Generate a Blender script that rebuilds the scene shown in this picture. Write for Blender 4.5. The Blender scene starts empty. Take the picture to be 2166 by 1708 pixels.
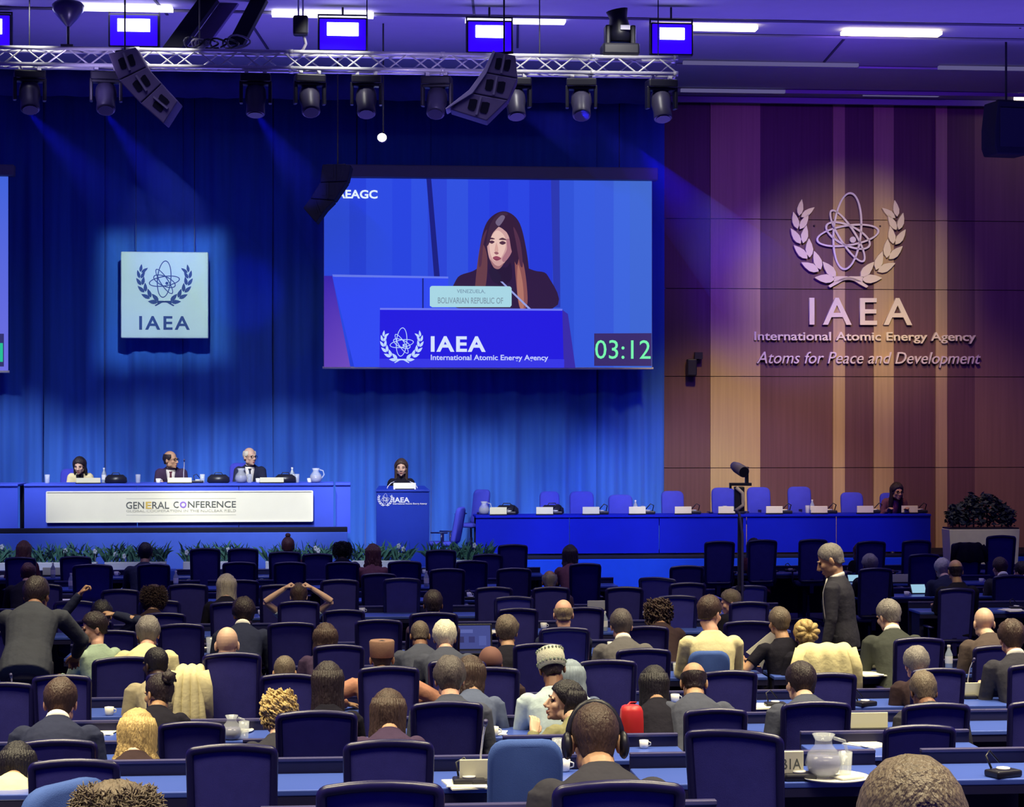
import bpy, bmesh, math, random
from mathutils import Vector, Matrix, noise as mnoise
random.seed(7)
rad = math.radians
SC = bpy.context.scene
COL = SC.collection
F, CX, YH, H = 4300.0, 1083.0, 890.0, 2.95      # focal length in pixels, principal column, horizon row, lens height

# ---------------------------------------------------------------- camera, world, lights, exposure
cam = bpy.data.cameras.new('camera'); camo = bpy.data.objects.new('camera', cam); COL.objects.link(camo)
cam.sensor_width = 36.0; cam.sensor_fit = 'HORIZONTAL'; cam.lens = 36.0 * F / 2166.0
cam.shift_y = (YH - 854.0) / 2166.0
cam.clip_end = 200
camo.location = (0, 0, H); camo.rotation_euler = (rad(90), 0, 0)
SC.camera = camo
SC.view_settings.view_transform = 'Standard'; SC.view_settings.look = 'None'
SC.view_settings.exposure = 0.0; SC.view_settings.gamma = 1.0
SC.view_settings.use_curve_mapping = False
SC.cycles.max_bounces = 4; SC.cycles.diffuse_bounces = 2; SC.cycles.glossy_bounces = 2
SC.cycles.transmission_bounces = 3; SC.cycles.transparent_max_bounces = 6; SC.cycles.volume_bounces = 0
SC.cycles.sample_clamp_indirect = 4.0
SC.cycles.caustics_reflective = False; SC.cycles.caustics_refractive = False

world = bpy.data.worlds.new('hall_ambient'); SC.world = world; world.use_nodes = True
world.node_tree.nodes['Background'].inputs[0].default_value = (0.09, 0.03, 1.0, 1)
world.node_tree.nodes['Background'].inputs[1].default_value = 0.30

def lamp(kind, loc, target, color, power, **kw):
    l = bpy.data.lights.new(kind.lower() + '_light', kind)
    l.color = color; l.energy = power
    for k, v in kw.items(): setattr(l, k, v)
    o = bpy.data.objects.new(kind.lower() + '_light', l); COL.objects.link(o)
    o.location = loc
    o.rotation_euler = (Vector(target) - Vector(loc)).to_track_quat('-Z', 'Y').to_euler()
    return o

# warm ceiling lighting over the seats
for (lx, ly, p) in ((-4.0, 4.5, 520), (3.2, 4.5, 520), (-4.2, 11.0, 560), (4.0, 11.0, 620), (4.8, 17.0, 480), (-2.0, 17.0, 330)):
    lamp('AREA', (lx, ly, 8.5), (lx, ly + .01, 0), (1.0, .87, .55), p, shape='RECTANGLE', size=5.0, size_y=2.6, spread=rad(95))
# weak cool fill added to lift the dark front rows
lamp('AREA', (-1.0, 25.0, 8.5), (-1.0, 25.2, 0), (.62, .55, 1.0), 170, shape='RECTANGLE', size=15, size_y=1.5, spread=rad(80))
# blue-white stage wash hung on the truss, cut off below the screen
for i, lx in enumerate((-8.6, -6.2, -3.9, -1.5, .5, 2.7)):
    lamp('SPOT', (lx, 26.7, 7.2), (lx * 1.02, 34.0, 1.5), (.72, .74, .78), 2900 if lx < 2 else 1700, spot_size=rad(31), spot_blend=.6, shadow_soft_size=.12)
# white front light on the head table, its banner and the lectern
lamp('SPOT', (-6.9, 19.0, 8.3), (-6.0, 32.5, 1.65), (1.0, .95, .74), 2600, spot_size=rad(15), spot_blend=.8, shadow_soft_size=.2)
lamp('SPOT', (-3.9, 19.0, 8.3), (-4.2, 32.5, 1.65), (1.0, .95, .74), 2600, spot_size=rad(15), spot_blend=.8, shadow_soft_size=.2)
lamp('SPOT', (-1.2, 20.0, 8.2), (-1.75, 32.4, 2.05), (1.0, .93, .82), 2600, spot_size=rad(5), spot_blend=.6, shadow_soft_size=.1)
# blue-white fill spots added to brighten the table front, dais riser and flowers
for lx in (-7.0, -3.4): lamp('SPOT', (lx, 22.0, 8.2), (lx, 31.8, .85), (.62, .72, 1.0), 2600, spot_size=rad(24), spot_blend=.8, shadow_soft_size=.2)
lamp('SPOT', (-.6, 22.0, 8.2), (-.8, 31.0, 1.0), (.60, .85, 1.0), 1000, spot_size=rad(18), spot_blend=.9, shadow_soft_size=.2)
# deep blue on the right-hand dais
lamp('SPOT', (3.2, 26.5, 7.2), (3.4, 34.0, .9), (.01, .05, 1.0), 2000, spot_size=rad(42), spot_blend=.5, shadow_soft_size=.1)
# warm light low on the timber wall
lamp('SPOT', (3.4, 30.0, 8.4), (4.1, 36.2, 1.0), (1.0, .74, .20), 2700, spot_size=rad(40), spot_blend=1.0, shadow_soft_size=.3)
lamp('SPOT', (5.9, 30.2, 8.4), (7.3, 36.7, 1.2), (1.0, .62, .30), 1300, spot_size=rad(48), spot_blend=1.0, shadow_soft_size=.3)
# key light on the wall emblem
lamp('SPOT', (5.2, 24.0, 8.4), (6.1, 36.5, 5.3), (1.0, .84, .34), 3600, spot_size=rad(22), spot_blend=1.0, shadow_soft_size=.1)
lamp('SPOT', (8.2, 27.0, 8.4), (7.6, 33.0, .9), (1.0, .93, .72), 700, spot_size=rad(14), spot_blend=.7, shadow_soft_size=.2)  # unseen warm spot added to brighten the white planter
# violet-blue flood and blue beams on the timber wall
lamp('SPOT', (4.5, 27.2, 7.9), (6.2, 36.4, 6.2), (.17, .02, 1.0), 1400, spot_size=rad(62), spot_blend=1.0, shadow_soft_size=.2)
lamp('SPOT', (1.6, 27.6, 7.1), (4.7, 36.4, 5.2), (.05, .0, 1.0), 4200, spot_size=rad(22), spot_blend=1.0, shadow_soft_size=.05)
# unseen blue fill in mid-air, added to light the ceiling
lamp('AREA', (1.5, 28.6, 4.6), (1.5, 28.7, 9.0), (.19, .13, 1.0), 330, shape='RECTANGLE', size=18, size_y=1.0, spread=rad(112))
# unseen white and violet spots added to brighten the truss
for lx in (-6.3, -4.6, -2.4, .3, 1.5): lamp('SPOT', (lx, 26.0, 8.5), (lx, 26.9, 7.75), (1.0, .97, .9), 120, spot_size=rad(60), spot_blend=.8, shadow_soft_size=.05)
for lx in (-5.5, -.9): lamp('SPOT', (lx, 25.9, 7.3), (lx, 27.0, 7.7), (.55, .45, 1.0), 22, spot_size=rad(110), spot_blend=.8, shadow_soft_size=.05)
BEAMS = [(60, 350, 545), (222, 500, 600), (540, 760, 560), (1092, 1345, 330), (1232, 1600, 600)]
for bx, tx, ty in BEAMS:
    pa = Vector(((bx - 1083) * 27.0 / 4300, 26.95, 7.05)); Yt = 35.0; pb = Vector(((tx - 1083) * Yt / 4300, Yt, 2.95 - (ty - 890) * Yt / 4300))
    lamp('SPOT', pa, pb, (.02, .03, 1.0), 1000, spot_size=rad(10), spot_blend=.7, shadow_soft_size=.04)
# framed profile spot on the square sign
so = lamp('SPOT', (-4.6, 27.6, 7.6), (-6.03, 35.3, 5.17), (.55, .82, 1.0), 1900, spot_size=rad(26), spot_blend=0.0, shadow_soft_size=.03)
so.data.use_nodes = True
def shutters(l, hx, hy, soft):
    nt = l.node_tree; em = nt.nodes['Emission']; tc = nt.nodes.new('ShaderNodeTexCoord'); sp = nt.nodes.new('ShaderNodeSeparateXYZ'); nt.links.new(tc.outputs['Normal'], sp.inputs[0])
    az = nt.nodes.new('ShaderNodeMath'); az.operation = 'ABSOLUTE'; nt.links.new(sp.outputs[2], az.inputs[0]); prev = None
    for o, h in ((0, hx), (1, hy)):
        d = nt.nodes.new('ShaderNodeMath'); d.operation = 'DIVIDE'; nt.links.new(sp.outputs[o], d.inputs[0]); nt.links.new(az.outputs[0], d.inputs[1])
        a_ = nt.nodes.new('ShaderNodeMath'); a_.operation = 'ABSOLUTE'; nt.links.new(d.outputs[0], a_.inputs[0])
        m_ = nt.nodes.new('ShaderNodeMapRange'); m_.interpolation_type = 'SMOOTHSTEP'; m_.inputs[1].default_value = h - soft; m_.inputs[2].default_value = h + soft; m_.inputs[3].default_value = 1.0; m_.inputs[4].default_value = 0.0
        nt.links.new(a_.outputs[0], m_.inputs[0])
        if prev is None: prev = m_
        else:
            mu = nt.nodes.new('ShaderNodeMath'); mu.operation = 'MULTIPLY'; nt.links.new(prev.outputs[0], mu.inputs[0]); nt.links.new(m_.outputs[0], mu.inputs[1]); nt.links.new(mu.outputs[0], em.inputs[1])
shutters(so.data, .128, .128, .03)

# ---------------------------------------------------------------- helpers
def P(px, py, Y): return Vector(((px - CX) * Y / F, Y, H - (py - YH) * Y / F))
TH = rad(5.0); TT = math.tan(TH)
def WP(px, py, Y0, tt=TT):                        # pixel ray onto the upright plane through (0,Y0) turned by the wall's angle
    return P(px, py, Y0 / (1 - tt * (px - CX) / F))
def YROW(px, Y0): return Y0 / (1 - TT * (px - CX) / F)

def s2l(c):
    c = c / 255.0
    return c / 12.92 if c <= .04045 else ((c + .055) / 1.055) ** 2.4
def C(r, g, b): return (s2l(r), s2l(g), s2l(b), 1.0)

MATS = {}
def mat(name, color, rough=.6, metal=0.0, spec=.4, var=.12, scale=8.0, bump=0.0, bscale=60.0, emit=None, estr=1.0, stretch=(1, 1, 1), sheen=0.0):
    if name in MATS: return MATS[name]
    m = bpy.data.materials.new(name); m.use_nodes = True
    nt = m.node_tree; b = nt.nodes['Principled BSDF']
    b.inputs['Roughness'].default_value = rough; b.inputs['Metallic'].default_value = metal
    b.inputs['Specular IOR Level'].default_value = spec
    if sheen: b.inputs['Sheen Weight'].default_value = sheen
    tc = nt.nodes.new('ShaderNodeTexCoord'); mp = nt.nodes.new('ShaderNodeMapping'); mp.inputs['Scale'].default_value = stretch
    nt.links.new(tc.outputs['Object'], mp.inputs[0])
    n = nt.nodes.new('ShaderNodeTexNoise'); n.inputs['Scale'].default_value = scale; n.inputs['Detail'].default_value = 3
    nt.links.new(mp.outputs[0], n.inputs['Vector'])
    mx = nt.nodes.new('ShaderNodeMix'); mx.data_type = 'RGBA'
    c = color
    mx.inputs[6].default_value = (c[0] * (1 - var), c[1] * (1 - var), c[2] * (1 - var), 1)
    mx.inputs[7].default_value = (min(1, c[0] * (1 + var)), min(1, c[1] * (1 + var)), min(1, c[2] * (1 + var)), 1)
    nt.links.new(n.outputs['Fac'], mx.inputs[0]); nt.links.new(mx.outputs[2], b.inputs['Base Color'])
    if bump:
        n2 = nt.nodes.new('ShaderNodeTexNoise'); n2.inputs['Scale'].default_value = bscale
        nt.links.new(mp.outputs[0], n2.inputs['Vector'])
        bp = nt.nodes.new('ShaderNodeBump'); bp.inputs['Strength'].default_value = bump; bp.inputs['Distance'].default_value = .02
        nt.links.new(n2.outputs['Fac'], bp.inputs['Height']); nt.links.new(bp.outputs[0], b.inputs['Normal'])
    if emit:
        b.inputs['Emission Color'].default_value = emit; b.inputs['Emission Strength'].default_value = estr
    MATS[name] = m
    return m

class MB:
    """collects shapes and links them as one mesh object"""
    def __init__(s): s.v = []; s.f = []; s.c = []; s.cur = None; s.M = None
    def add(s, vs, fs):
        o = len(s.v)
        for p in vs:
            p = Vector(p)
            s.v.append(tuple(s.M @ p) if s.M else tuple(p))
        for f in fs:
            s.f.append(tuple(i + o for i in f)); s.c.append(s.cur)
        return s
    def box(s, c, d, R=None):
        x, y, z = d[0] / 2, d[1] / 2, d[2] / 2; c = Vector(c)
        vs = [Vector((a * x, b * y, e * z)) for e in (-1, 1) for b in (-1, 1) for a in (-1, 1)]
        if R: vs = [R @ v for v in vs]
        return s.add([v + c for v in vs], [(0, 2, 3, 1), (4, 5, 7, 6), (0, 1, 5, 4), (2, 6, 7, 3), (0, 4, 6, 2), (1, 3, 7, 5)])
    def box2(s, a, b): return s.box([(a[i] + b[i]) / 2 for i in range(3)], [abs(b[i] - a[i]) for i in range(3)])
    def tube(s, pts, r, n=8, cap=True, closed=False):
        pts = [Vector(p) for p in pts]; N = len(pts)
        rs = r if isinstance(r, (list, tuple)) else [r] * N
        vs = []; up = None
        for i, p in enumerate(pts):
            if closed: t = pts[(i + 1) % N] - pts[i - 1]
            else: t = pts[min(i + 1, N - 1)] - pts[max(i - 1, 0)]
            t.normalize()
            if up is None: up = Vector((0, 0, 1)) if abs(t.z) < .9 else Vector((0, 1, 0))
            a = t.cross(up)
            if a.length < 1e-4: a = t.cross(Vector((1, 0, 0)))
            a.normalize(); b = a.cross(t); b.normalize(); up = b
            ri = rs[i]; rx, ry = ri if isinstance(ri, (list, tuple)) else (ri, ri)
            for k in range(n):
                w = 2 * math.pi * k / n
                vs.append(p + a * (rx * math.cos(w)) + b * (ry * math.sin(w)))
        fs = []
        for i in range(N if closed else N - 1):
            j = (i + 1) % N
            for k in range(n):
                k2 = (k + 1) % n
                fs.append((i * n + k, i * n + k2, j * n + k2, j * n + k))
        if cap and not closed:
            fs.append(tuple(range(n - 1, -1, -1))); fs.append(tuple((N - 1) * n + k for k in range(n)))
        return s.add(vs, fs)
    def cyl(s, p0, p1, r0, r1=None, n=12): return s.tube([p0, p1], [r0, r0 if r1 is None else r1], n)
    def rings(s, rings, cap=True):               # list of equal-length vertex loops
        n = len(rings[0]); vs = [p for r in rings for p in r]; fs = []
        for i in range(len(rings) - 1):
            for k in range(n):
                k2 = (k + 1) % n
                fs.append((i * n + k, i * n + k2, (i + 1) * n + k2, (i + 1) * n + k))
        if cap: fs.append(tuple(range(n - 1, -1, -1))); fs.append(tuple((len(rings) - 1) * n + k for k in range(n)))
        return s.add(vs, fs)
    def lathe(s, prof, c=(0, 0, 0), n=16, cap=True):
        c = Vector(c)
        return s.rings([[c + Vector((r * math.cos(2 * math.pi * k / n), r * math.sin(2 * math.pi * k / n), z)) for k in range(n)] for r, z in prof], cap)
    def ell(s, c, r, n=14, m=9, R=None):
        c = Vector(c); rx, ry, rz = (r, r, r) if not isinstance(r, (list, tuple)) else r
        rings = []
        for j in range(m + 1):
            ph = -math.pi / 2 + math.pi * j / m
            cz = max(math.cos(ph), .02)
            ring = []
            for k in range(n):
                w = 2 * math.pi * k / n
                v = Vector((rx * cz * math.cos(w), ry * cz * math.sin(w), rz * math.sin(ph)))
                ring.append(c + (R @ v if R else v))
            rings.append(ring)
        return s.rings(rings)
    def poly(s, pts, y0, y1):                     # outline in x,z thickened from y0 (front) to y1
        n = len(pts)
        vs = [(p[0], y0, p[1]) for p in pts] + [(p[0], y1, p[1]) for p in pts]
        fs = [tuple(range(n)), tuple(range(2 * n - 1, n - 1, -1))] + [(i, i + n, (i + 1) % n + n, (i + 1) % n) for i in range(n)]
        return s.add(vs, fs)
    def flat(s, pts, y, col=None):
        s.cur = col; s.add([(p[0], y, p[1]) for p in pts], [tuple(range(len(pts)))]); s.cur = None
        return s
    def mesh(s, name, smooth=False):
        me = bpy.data.meshes.new(name); me.from_pydata(s.v, [], s.f)
        if smooth: me.polygons.foreach_set('use_smooth', [True] * len(me.polygons))
        me.update()
        return me
    def build(s, name, m, parent=None, smooth=False, bevel=0.0, fixn=True):
        me = s.mesh(name, smooth)
        if fixn:
            bm = bmesh.new(); bm.from_mesh(me); bmesh.ops.recalc_face_normals(bm, faces=bm.faces); bm.to_mesh(me); bm.free()
        return link(name, me, m, parent, bevel)

def link(name, me, m, parent=None, bevel=0.0):
    o = bpy.data.objects.new(name, me); COL.objects.link(o)
    if m is not None:
        if not me.materials: me.materials.append(m)
        else:
            o.material_slots[0].link = 'OBJECT'; o.material_slots[0].material = m
    if parent is not None: o.parent = parent
    if bevel:
        b = o.modifiers.new('bevel', 'BEVEL'); b.width = bevel; b.segments = 2; b.limit_method = 'ANGLE'
    return o

def thing(name, label, cat, loc=(0, 0, 0), rz=0.0, group=None):
    o = bpy.data.objects.new(name, None); COL.objects.link(o); o.empty_display_size = .1
    o.location = loc; o.rotation_euler = (0, 0, rz)
    return tag(o, label, cat, group)
def tag(o, label, cat, group=None, kind=None):
    o['label'] = label; o['category'] = cat
    if group: o['group'] = group
    if kind: o['kind'] = kind
    return o
def struct(o): o['kind'] = 'structure'; return o

def text_mesh(txt, width, height, depth=.0, shear=0.0, bold=0.0, spacing=1.0):
    cu = bpy.data.curves.new('t', 'FONT'); cu.body = txt; cu.size = 1.0; cu.extrude = .5 if depth else 0.0
    cu.shear = shear; cu.offset = bold; cu.space_character = spacing; cu.resolution_u = 3
    o = bpy.data.objects.new('t', cu); COL.objects.link(o)
    dg = bpy.context.evaluated_depsgraph_get()
    me = bpy.data.meshes.new_from_object(o.evaluated_get(dg))
    COL.objects.unlink(o); bpy.data.objects.remove(o); bpy.data.curves.remove(cu)
    xs = [v.co.x for v in me.vertices]; ys = [v.co.y for v in me.vertices]
    x0, x1, y0, y1 = min(xs), max(xs), min(ys), max(ys)
    for v in me.vertices:
        x = (v.co.x - (x0 + x1) / 2) / (x1 - x0) * width
        z = (v.co.y - (y0 + y1) / 2) / (y1 - y0) * height
        v.co = (x, -v.co.z * depth - depth / 2, z)
    return me
def add_mesh(mb, me, off=(0, 0, 0), col=None):
    mb.cur = col; off = Vector(off)
    mb.add([v.co + off for v in me.vertices], [tuple(p.vertices) for p in me.polygons]); mb.cur = None

def vcol_mat(name, strength):                     # lit picture of a screen: one flat colour per painted patch
    m = bpy.data.materials.new(name); m.use_nodes = True; nt = m.node_tree
    b = nt.nodes['Principled BSDF']; b.inputs['Base Color'].default_value = (.02, .02, .02, 1); b.inputs['Roughness'].default_value = .7
    b.inputs['Specular IOR Level'].default_value = .1
    a = nt.nodes.new('ShaderNodeVertexColor'); a.layer_name = 'col'
    nt.links.new(a.outputs[0], b.inputs['Emission Color']); b.inputs['Emission Strength'].default_value = strength
    return m
def build_vcol(mb, name, m, parent):
    me = mb.mesh(name); ca = me.color_attributes.new('col', 'FLOAT_COLOR', 'CORNER')
    for p in me.polygons:
        c = mb.c[p.index] or (1, 1, 1, 1)
        for k, li in enumerate(p.loop_indices):
            ca.data[li].color = c[k] if isinstance(c[0], (tuple, list)) else c
    return link(name, me, m, parent)

# the agency's emblem: outlines in a 2166 x 1661 drawing frame, centred and scaled by k
def emblem(mb, k, y0, y1, part='all', col=None, tr=14):
    mb.cur = col
    def q(x, y): return ((x - 1090) * k, (760 - y) * k)
    if part in ('all', 'atom'):
        for (cx, cy, a, b, t) in ((1080, 675, 582, 212, 85), (1087, 740, 480, 150, 9), (1090, 742, 365, 150, -24), (1082, 748, 455, 120, -57)):
            w = 30
            def e(th, rr):
                u, v = (a + rr) * math.cos(th), (b + rr) * math.sin(th); tr_ = rad(t)
                return q(cx + u * math.cos(tr_) - v * math.sin(tr_), cy - (u * math.sin(tr_) + v * math.cos(tr_)))
            N = 40
            for i in range(N):
                t0, t1 = 2 * math.pi * i / N, 2 * math.pi * (i + 1) / N
                mb.poly([e(t0, -w / 2), e(t1, -w / 2), e(t1, w / 2), e(t0, w / 2)], y0, y1) if y1 != y0 else mb.flat([e(t0, -w / 2), e(t1, -w / 2), e(t1, w / 2), e(t0, w / 2)], y0, col)
        pts = [q(1165 + 48 * math.cos(2 * math.pi * i / 12), 805 + 48 * math.sin(2 * math.pi * i / 12)) for i in range(12)]
        mb.poly(pts, y0, y1) if y1 != y0 else mb.flat(pts, y0, col)
    if part in ('all', 'wreath'):
        stem = [(880, 1390), (640, 1270), (470, 1080), (370, 860), (325, 640), (350, 450), (430, 320)]
        for sgn in (-1, 1):
            for i in range(len(stem) - 1):
                (xa, ya), (xb, yb) = stem[i], stem[i + 1]
                dx, dy = xb - xa, yb - ya; L = math.hypot(dx, dy); dx /= L; dy /= L
                for side in (-1, 1):
                    an = math.atan2(dy, dx) + side * rad(22)
                    ux, uy = math.cos(an), math.sin(an); nx, ny = -uy, ux
                    ln = 310 - 12 * i; wd = 68 - 4 * i
                    bx, by = xa + nx * side * 22, ya + ny * side * 22
                    prof = [(0, 4), (.18, .75 * wd), (.42, wd), (.7, .7 * wd), (.9, .28 * wd), (1, 3)]
                    o = [(bx + ux * ln * t + nx * w_, by + uy * ln * t + ny * w_) for t, w_ in prof] + [(bx + ux * ln * t - nx * w_, by + uy * ln * t - ny * w_) for t, w_ in reversed(prof)]
                    o = [q(1090 + (x - 1090) * -sgn, y) for x, y in o]
                    mb.poly(o, y0, y1) if y1 != y0 else mb.flat(o, y0, col)
            rb = [(860, 1365), (1060, 1365), (1180, 1390), (1290, 1440), (1400, 1510), (1370, 1540), (1260, 1480), (1160, 1420), (1060, 1420), (870, 1455)]
            o = [q(1090 + (x - 1090) * -sgn, y) for x, y in rb]
            mb.poly(o, y0, y1) if y1 != y0 else mb.flat(o, y0, col)
    mb.cur = None
# ---------------------------------------------------------------- materials of the hall
M_navyfloor = mat('carpet_navy', (.012, .014, .06, 1), .95, bump=.3, bscale=200)
M_ceil = mat('ceiling_panel', (.30, .29, .33, 1), .8, var=.06, scale=3)
M_ceildark = mat('ceiling_groove', (.03, .03, .05, 1), .8)
M_black = mat('black_metal', (.010, .010, .022, 1), .45, spec=.4)
M_blackmat = mat('black_matt', (.008, .008, .022, 1), .8, spec=.2)
M_alu = mat('brushed_aluminium', (.80, .79, .80, 1), .32, metal=.25, var=.06, scale=20)
M_woodL = mat('timber_light', (.50, .36, .16, 1), .5, var=.22, scale=2.2, stretch=(9, 9, .22), spec=.25)
M_woodD = mat('timber_dark', (.15, .075, .070, 1), .5, var=.30, scale=2.2, stretch=(9, 9, .22), spec=.25)
M_woodM = mat('timber_mid', (.25, .14, .095, 1), .5, var=.22, scale=2.2, stretch=(9, 9, .22), spec=.25)
M_joint = mat('timber_joint', (.05, .03, .03, 1), .9)
M_curtain = mat('blue_curtain', (.045, .15, .62, 1), .85, var=.22, scale=1.6, stretch=(6, 6, .25), spec=.1, sheen=.15)
M_skirt = mat('table_skirt_blue', (.05, .09, .62, 1), .8, var=.08, scale=3, spec=.15)
M_dais = mat('dais_carpet_blue', (.065, .13, .62, 1), .9, var=.1, scale=4, spec=.1, bump=.2, bscale=150)
M_cream = mat('cream_banner', (.78, .76, .60, 1), .7, var=.05, scale=3)
M_white = mat('white_card', (.82, .81, .74, 1), .6, var=.04)
M_paper = mat('white_paper', (.85, .83, .72, 1), .7, var=.04)
M_gold = mat('brass_gilt', (.90, .80, .42, 1), .38, metal=.0, var=.1, scale=4)
M_grey = mat('housing_grey', (.28, .26, .32, 1), .6, var=.1)
M_case = mat('screen_case_grey', (.26, .24, .28, 1), .55, var=.05)
M_signface = mat('sign_face_pale', (.74, .82, .84, 1), .45, var=.05, scale=1.5)
M_signink = mat('sign_ink_blue', (.03, .07, .28, 1), .6, var=.1)

ROWS = [3.4, 5.2, 6.8, 9.5, 11.3, 13.1, 15.0, 16.9, 18.8, 20.7, 22.6, 24.6, 26.6, 28.6]
ZROW = [1.08, .72, .68, .42, .24, .10] + [0.0] * 8
BND = [-4.0] + [r - .62 for r in ROWS[1:6]] + [14.38]
def zfloor(Y0):
    for i, b in enumerate(BND[1:]):
        if Y0 < b: return ZROW[i]
    return 0.0

def uv_dir(): return Vector((math.cos(TH), math.sin(TH), 0))
U = uv_dir()
# ---------------------------------------------------------------- floor with shallow tiers, ceiling, walls
mb = MB(); mb.M = Matrix.Rotation(TH, 4, 'Z')
edges = BND + [38.5]
for i in range(len(edges) - 1):
    z = ([ZROW[j] for j in range(6)] + [0.0])[i]
    c = math.cos(TH)
    mb.box2((-16, edges[i] * c, -.4), (16, edges[i + 1] * c, z))
struct(mb.build('floor', M_navyfloor))
mb = MB(); mb.M = Matrix.Rotation(TH, 4, 'Z')
mb.box2((-16, 2.0, 8.65), (16, 37.2, 8.85))
struct(mb.build('ceiling', M_ceil))
# steps and grooves of the ceiling that run with the timber wall
def ceil_strip(px0, px1, py, z, d, h, name, m):
    Y0 = (z - H) * F / (YH - py)
    a, b = WP(px0, py, Y0), WP(px1, py, Y0)
    mid = (a + b) / 2
    mb = MB(); L = (b - a).length
    mb.box((0, 0, 0), (L, d, h))
    o = mb.build(name, m); o.location = (mid.x, mid.y, z); o.rotation_euler = (0, 0, TH)
    return o
for k, (a, b, y, hh) in enumerate(((-200, 2400, 205, .10), (-200, 2400, 186, .06), (1430, 2400, 132, .03), (1430, 2400, 68, .03), (-200, 2400, 37, .03))):
    struct(ceil_strip(a, b, y, 8.64 - hh / 2, .08, hh, 'trim_%d' % (k + 1), M_ceil))
for k, (px, y0, y1) in enumerate(((325, -40, 30), (1000, -40, 36), (1095, 40, 100), (548, 36, 110), (1770, 66, 130))):
    Ya, Yb = (8.65 - H) * F / (YH - y0), (8.65 - H) * F / (YH - y1)
    a, b = P(px, y0, Ya), P(px, y1, Yb)
    mb = MB(); mb.box(((a.x + b.x) / 2, (a.y + b.y) / 2, 8.645), (.035, (b - a).length, .02)); struct(mb.build('trim_%d' % (k + 10), M_ceildark))

WY = 36.0                                        # timber wall and curtain plane
mb = MB()
o0 = WP(1405, 890, WY)
cols = [(1405, 1502, 1), (1502, 1607, 0), (1607, 1761, 1), (1761, 1786, 0), (1786, 1847, 1), (1847, 1889, 0), (1889, 1978, 1), (1978, 2002, 0), (2002, 2062, 1), (2062, 2330, 2)]
rowsy = [180, 465, 612, 797, 990, 1290]
for (a, b, t) in cols:
    ua, ub = (WP(a, 890, WY) - o0).dot(U), (WP(b, 890, WY) - o0).dot(U)
    for i in range(len(rowsy) - 1):
        Yc = WY / (1 - TT * (1700 - CX) / F)
        z1, z0 = H - (rowsy[i] - YH) * Yc / F, max(0.0, H - (rowsy[i + 1] - YH) * Yc / F)
        if i == 0: z1 = 8.66
        mb.cur = t
        off = -.045 if t == 0 else 0.0
        mb.box2((ua, off, z0 + .006), (ub, .06, z1 - .006))
mb.cur = 3; mb.box2((0, .06, 0), ((WP(2330, 890, WY) - o0).dot(U), .2, 8.66)); mb.cur = None
def build_multi(mb, name, mats, parent=None, smooth=False):
    o = mb.build(name, mats[0], parent, smooth, fixn=True)
    for m in mats[1:]: o.data.materials.append(m)
    for p in o.data.polygons: p.material_index = mb.c[p.index] or 0
    return o
w = build_multi(mb, 'wall_back', [M_woodL, M_woodD, M_woodM, M_joint]); struct(w)
w.location = (o0.x, o0.y, 0); w.rotation_euler = (0, 0, TH)
mb = MB(); mb.box2((-10.5, .30, 0), (1.0, .45, 8.66)); w = mb.build('wall_rear', M_blackmat); struct(w)
w.location = (WP(1300, 890, WY).x, WP(1300, 890, WY).y, 0); w.rotation_euler = (0, 0, TH)

# curtain: eight drops with their own folds
dr = [-75, 85, 215, 380, 570, 770, 905, 1255, 1404]
dl = ['behind the far left end of the head table', 'behind the woman in the cream jacket', 'behind the pale square sign and the man in glasses',
      'behind the white-haired man at the head table', 'between the head table and the lectern', 'directly behind the woman at the lectern',
      'below the big screen, between lectern and dais chairs', 'beside the timber wall at the end of the stage']
for i in range(8):
    a, b = WP(dr[i], 890, WY), WP(dr[i + 1], 890, WY)
    L = (b - a).length + .05; n = max(24, int(L * 34)); z0, z1 = .02, 8.6
    rnd = random.Random(i * 11 + 3)
    ph = [rnd.uniform(0, 6.28) for _ in range(5)]
    hs = [0, .06, .2, .5, .8, 1.0]
    rings = []
    for h in hs:
        ring = []
        for k in range(n + 1):
            u = L * k / n
            y = (1.0 - .55 * h) * (.055 * math.sin(u * 13 + ph[0] + .35 * math.sin(u * 3 + ph[1])) + .05 * math.sin(u * 7.1 + ph[2]) * (1.2 - .5 * h) + .03 * math.sin(u * 29 + ph[3]) * (1 - .3 * h)) + .10 * math.exp(-(u / .045) ** 2)
            ring.append((u + .02 * math.sin(h * 9 + u * 5 + ph[4]) * (1 - h), y, z0 + (z1 - z0) * h))
        rings.append(ring)
    mb = MB(); N = n + 1
    vs = [p for r in rings for p in r]
    fs = [(j * N + k, j * N + k + 1, (j + 1) * N + k + 1, (j + 1) * N + k) for j in range(len(hs) - 1) for k in range(n)]
    mb.add(vs, fs)
    o = mb.build('curtain', M_curtain, smooth=True, fixn=False)
    o.location = (a.x, a.y, 0); o.rotation_euler = (0, 0, TH)
    sm = o.modifiers.new('cloth', 'SOLIDIFY'); sm.thickness = .012
    tag(o, 'blue floor-length curtain drop ' + dl[i], 'curtain', 'blue stage curtain drops')
# dark border hung in front of the curtain's top
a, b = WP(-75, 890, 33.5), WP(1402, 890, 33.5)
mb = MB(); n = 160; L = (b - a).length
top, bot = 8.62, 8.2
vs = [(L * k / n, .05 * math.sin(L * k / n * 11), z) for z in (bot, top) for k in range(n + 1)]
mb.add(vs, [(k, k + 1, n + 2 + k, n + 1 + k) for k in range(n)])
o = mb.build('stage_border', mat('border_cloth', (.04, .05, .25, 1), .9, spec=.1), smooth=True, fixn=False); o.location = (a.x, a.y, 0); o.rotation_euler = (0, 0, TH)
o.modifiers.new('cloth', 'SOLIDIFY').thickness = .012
tag(o, 'dark cloth border hung under the ceiling across the top of the stage', 'curtain')

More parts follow.
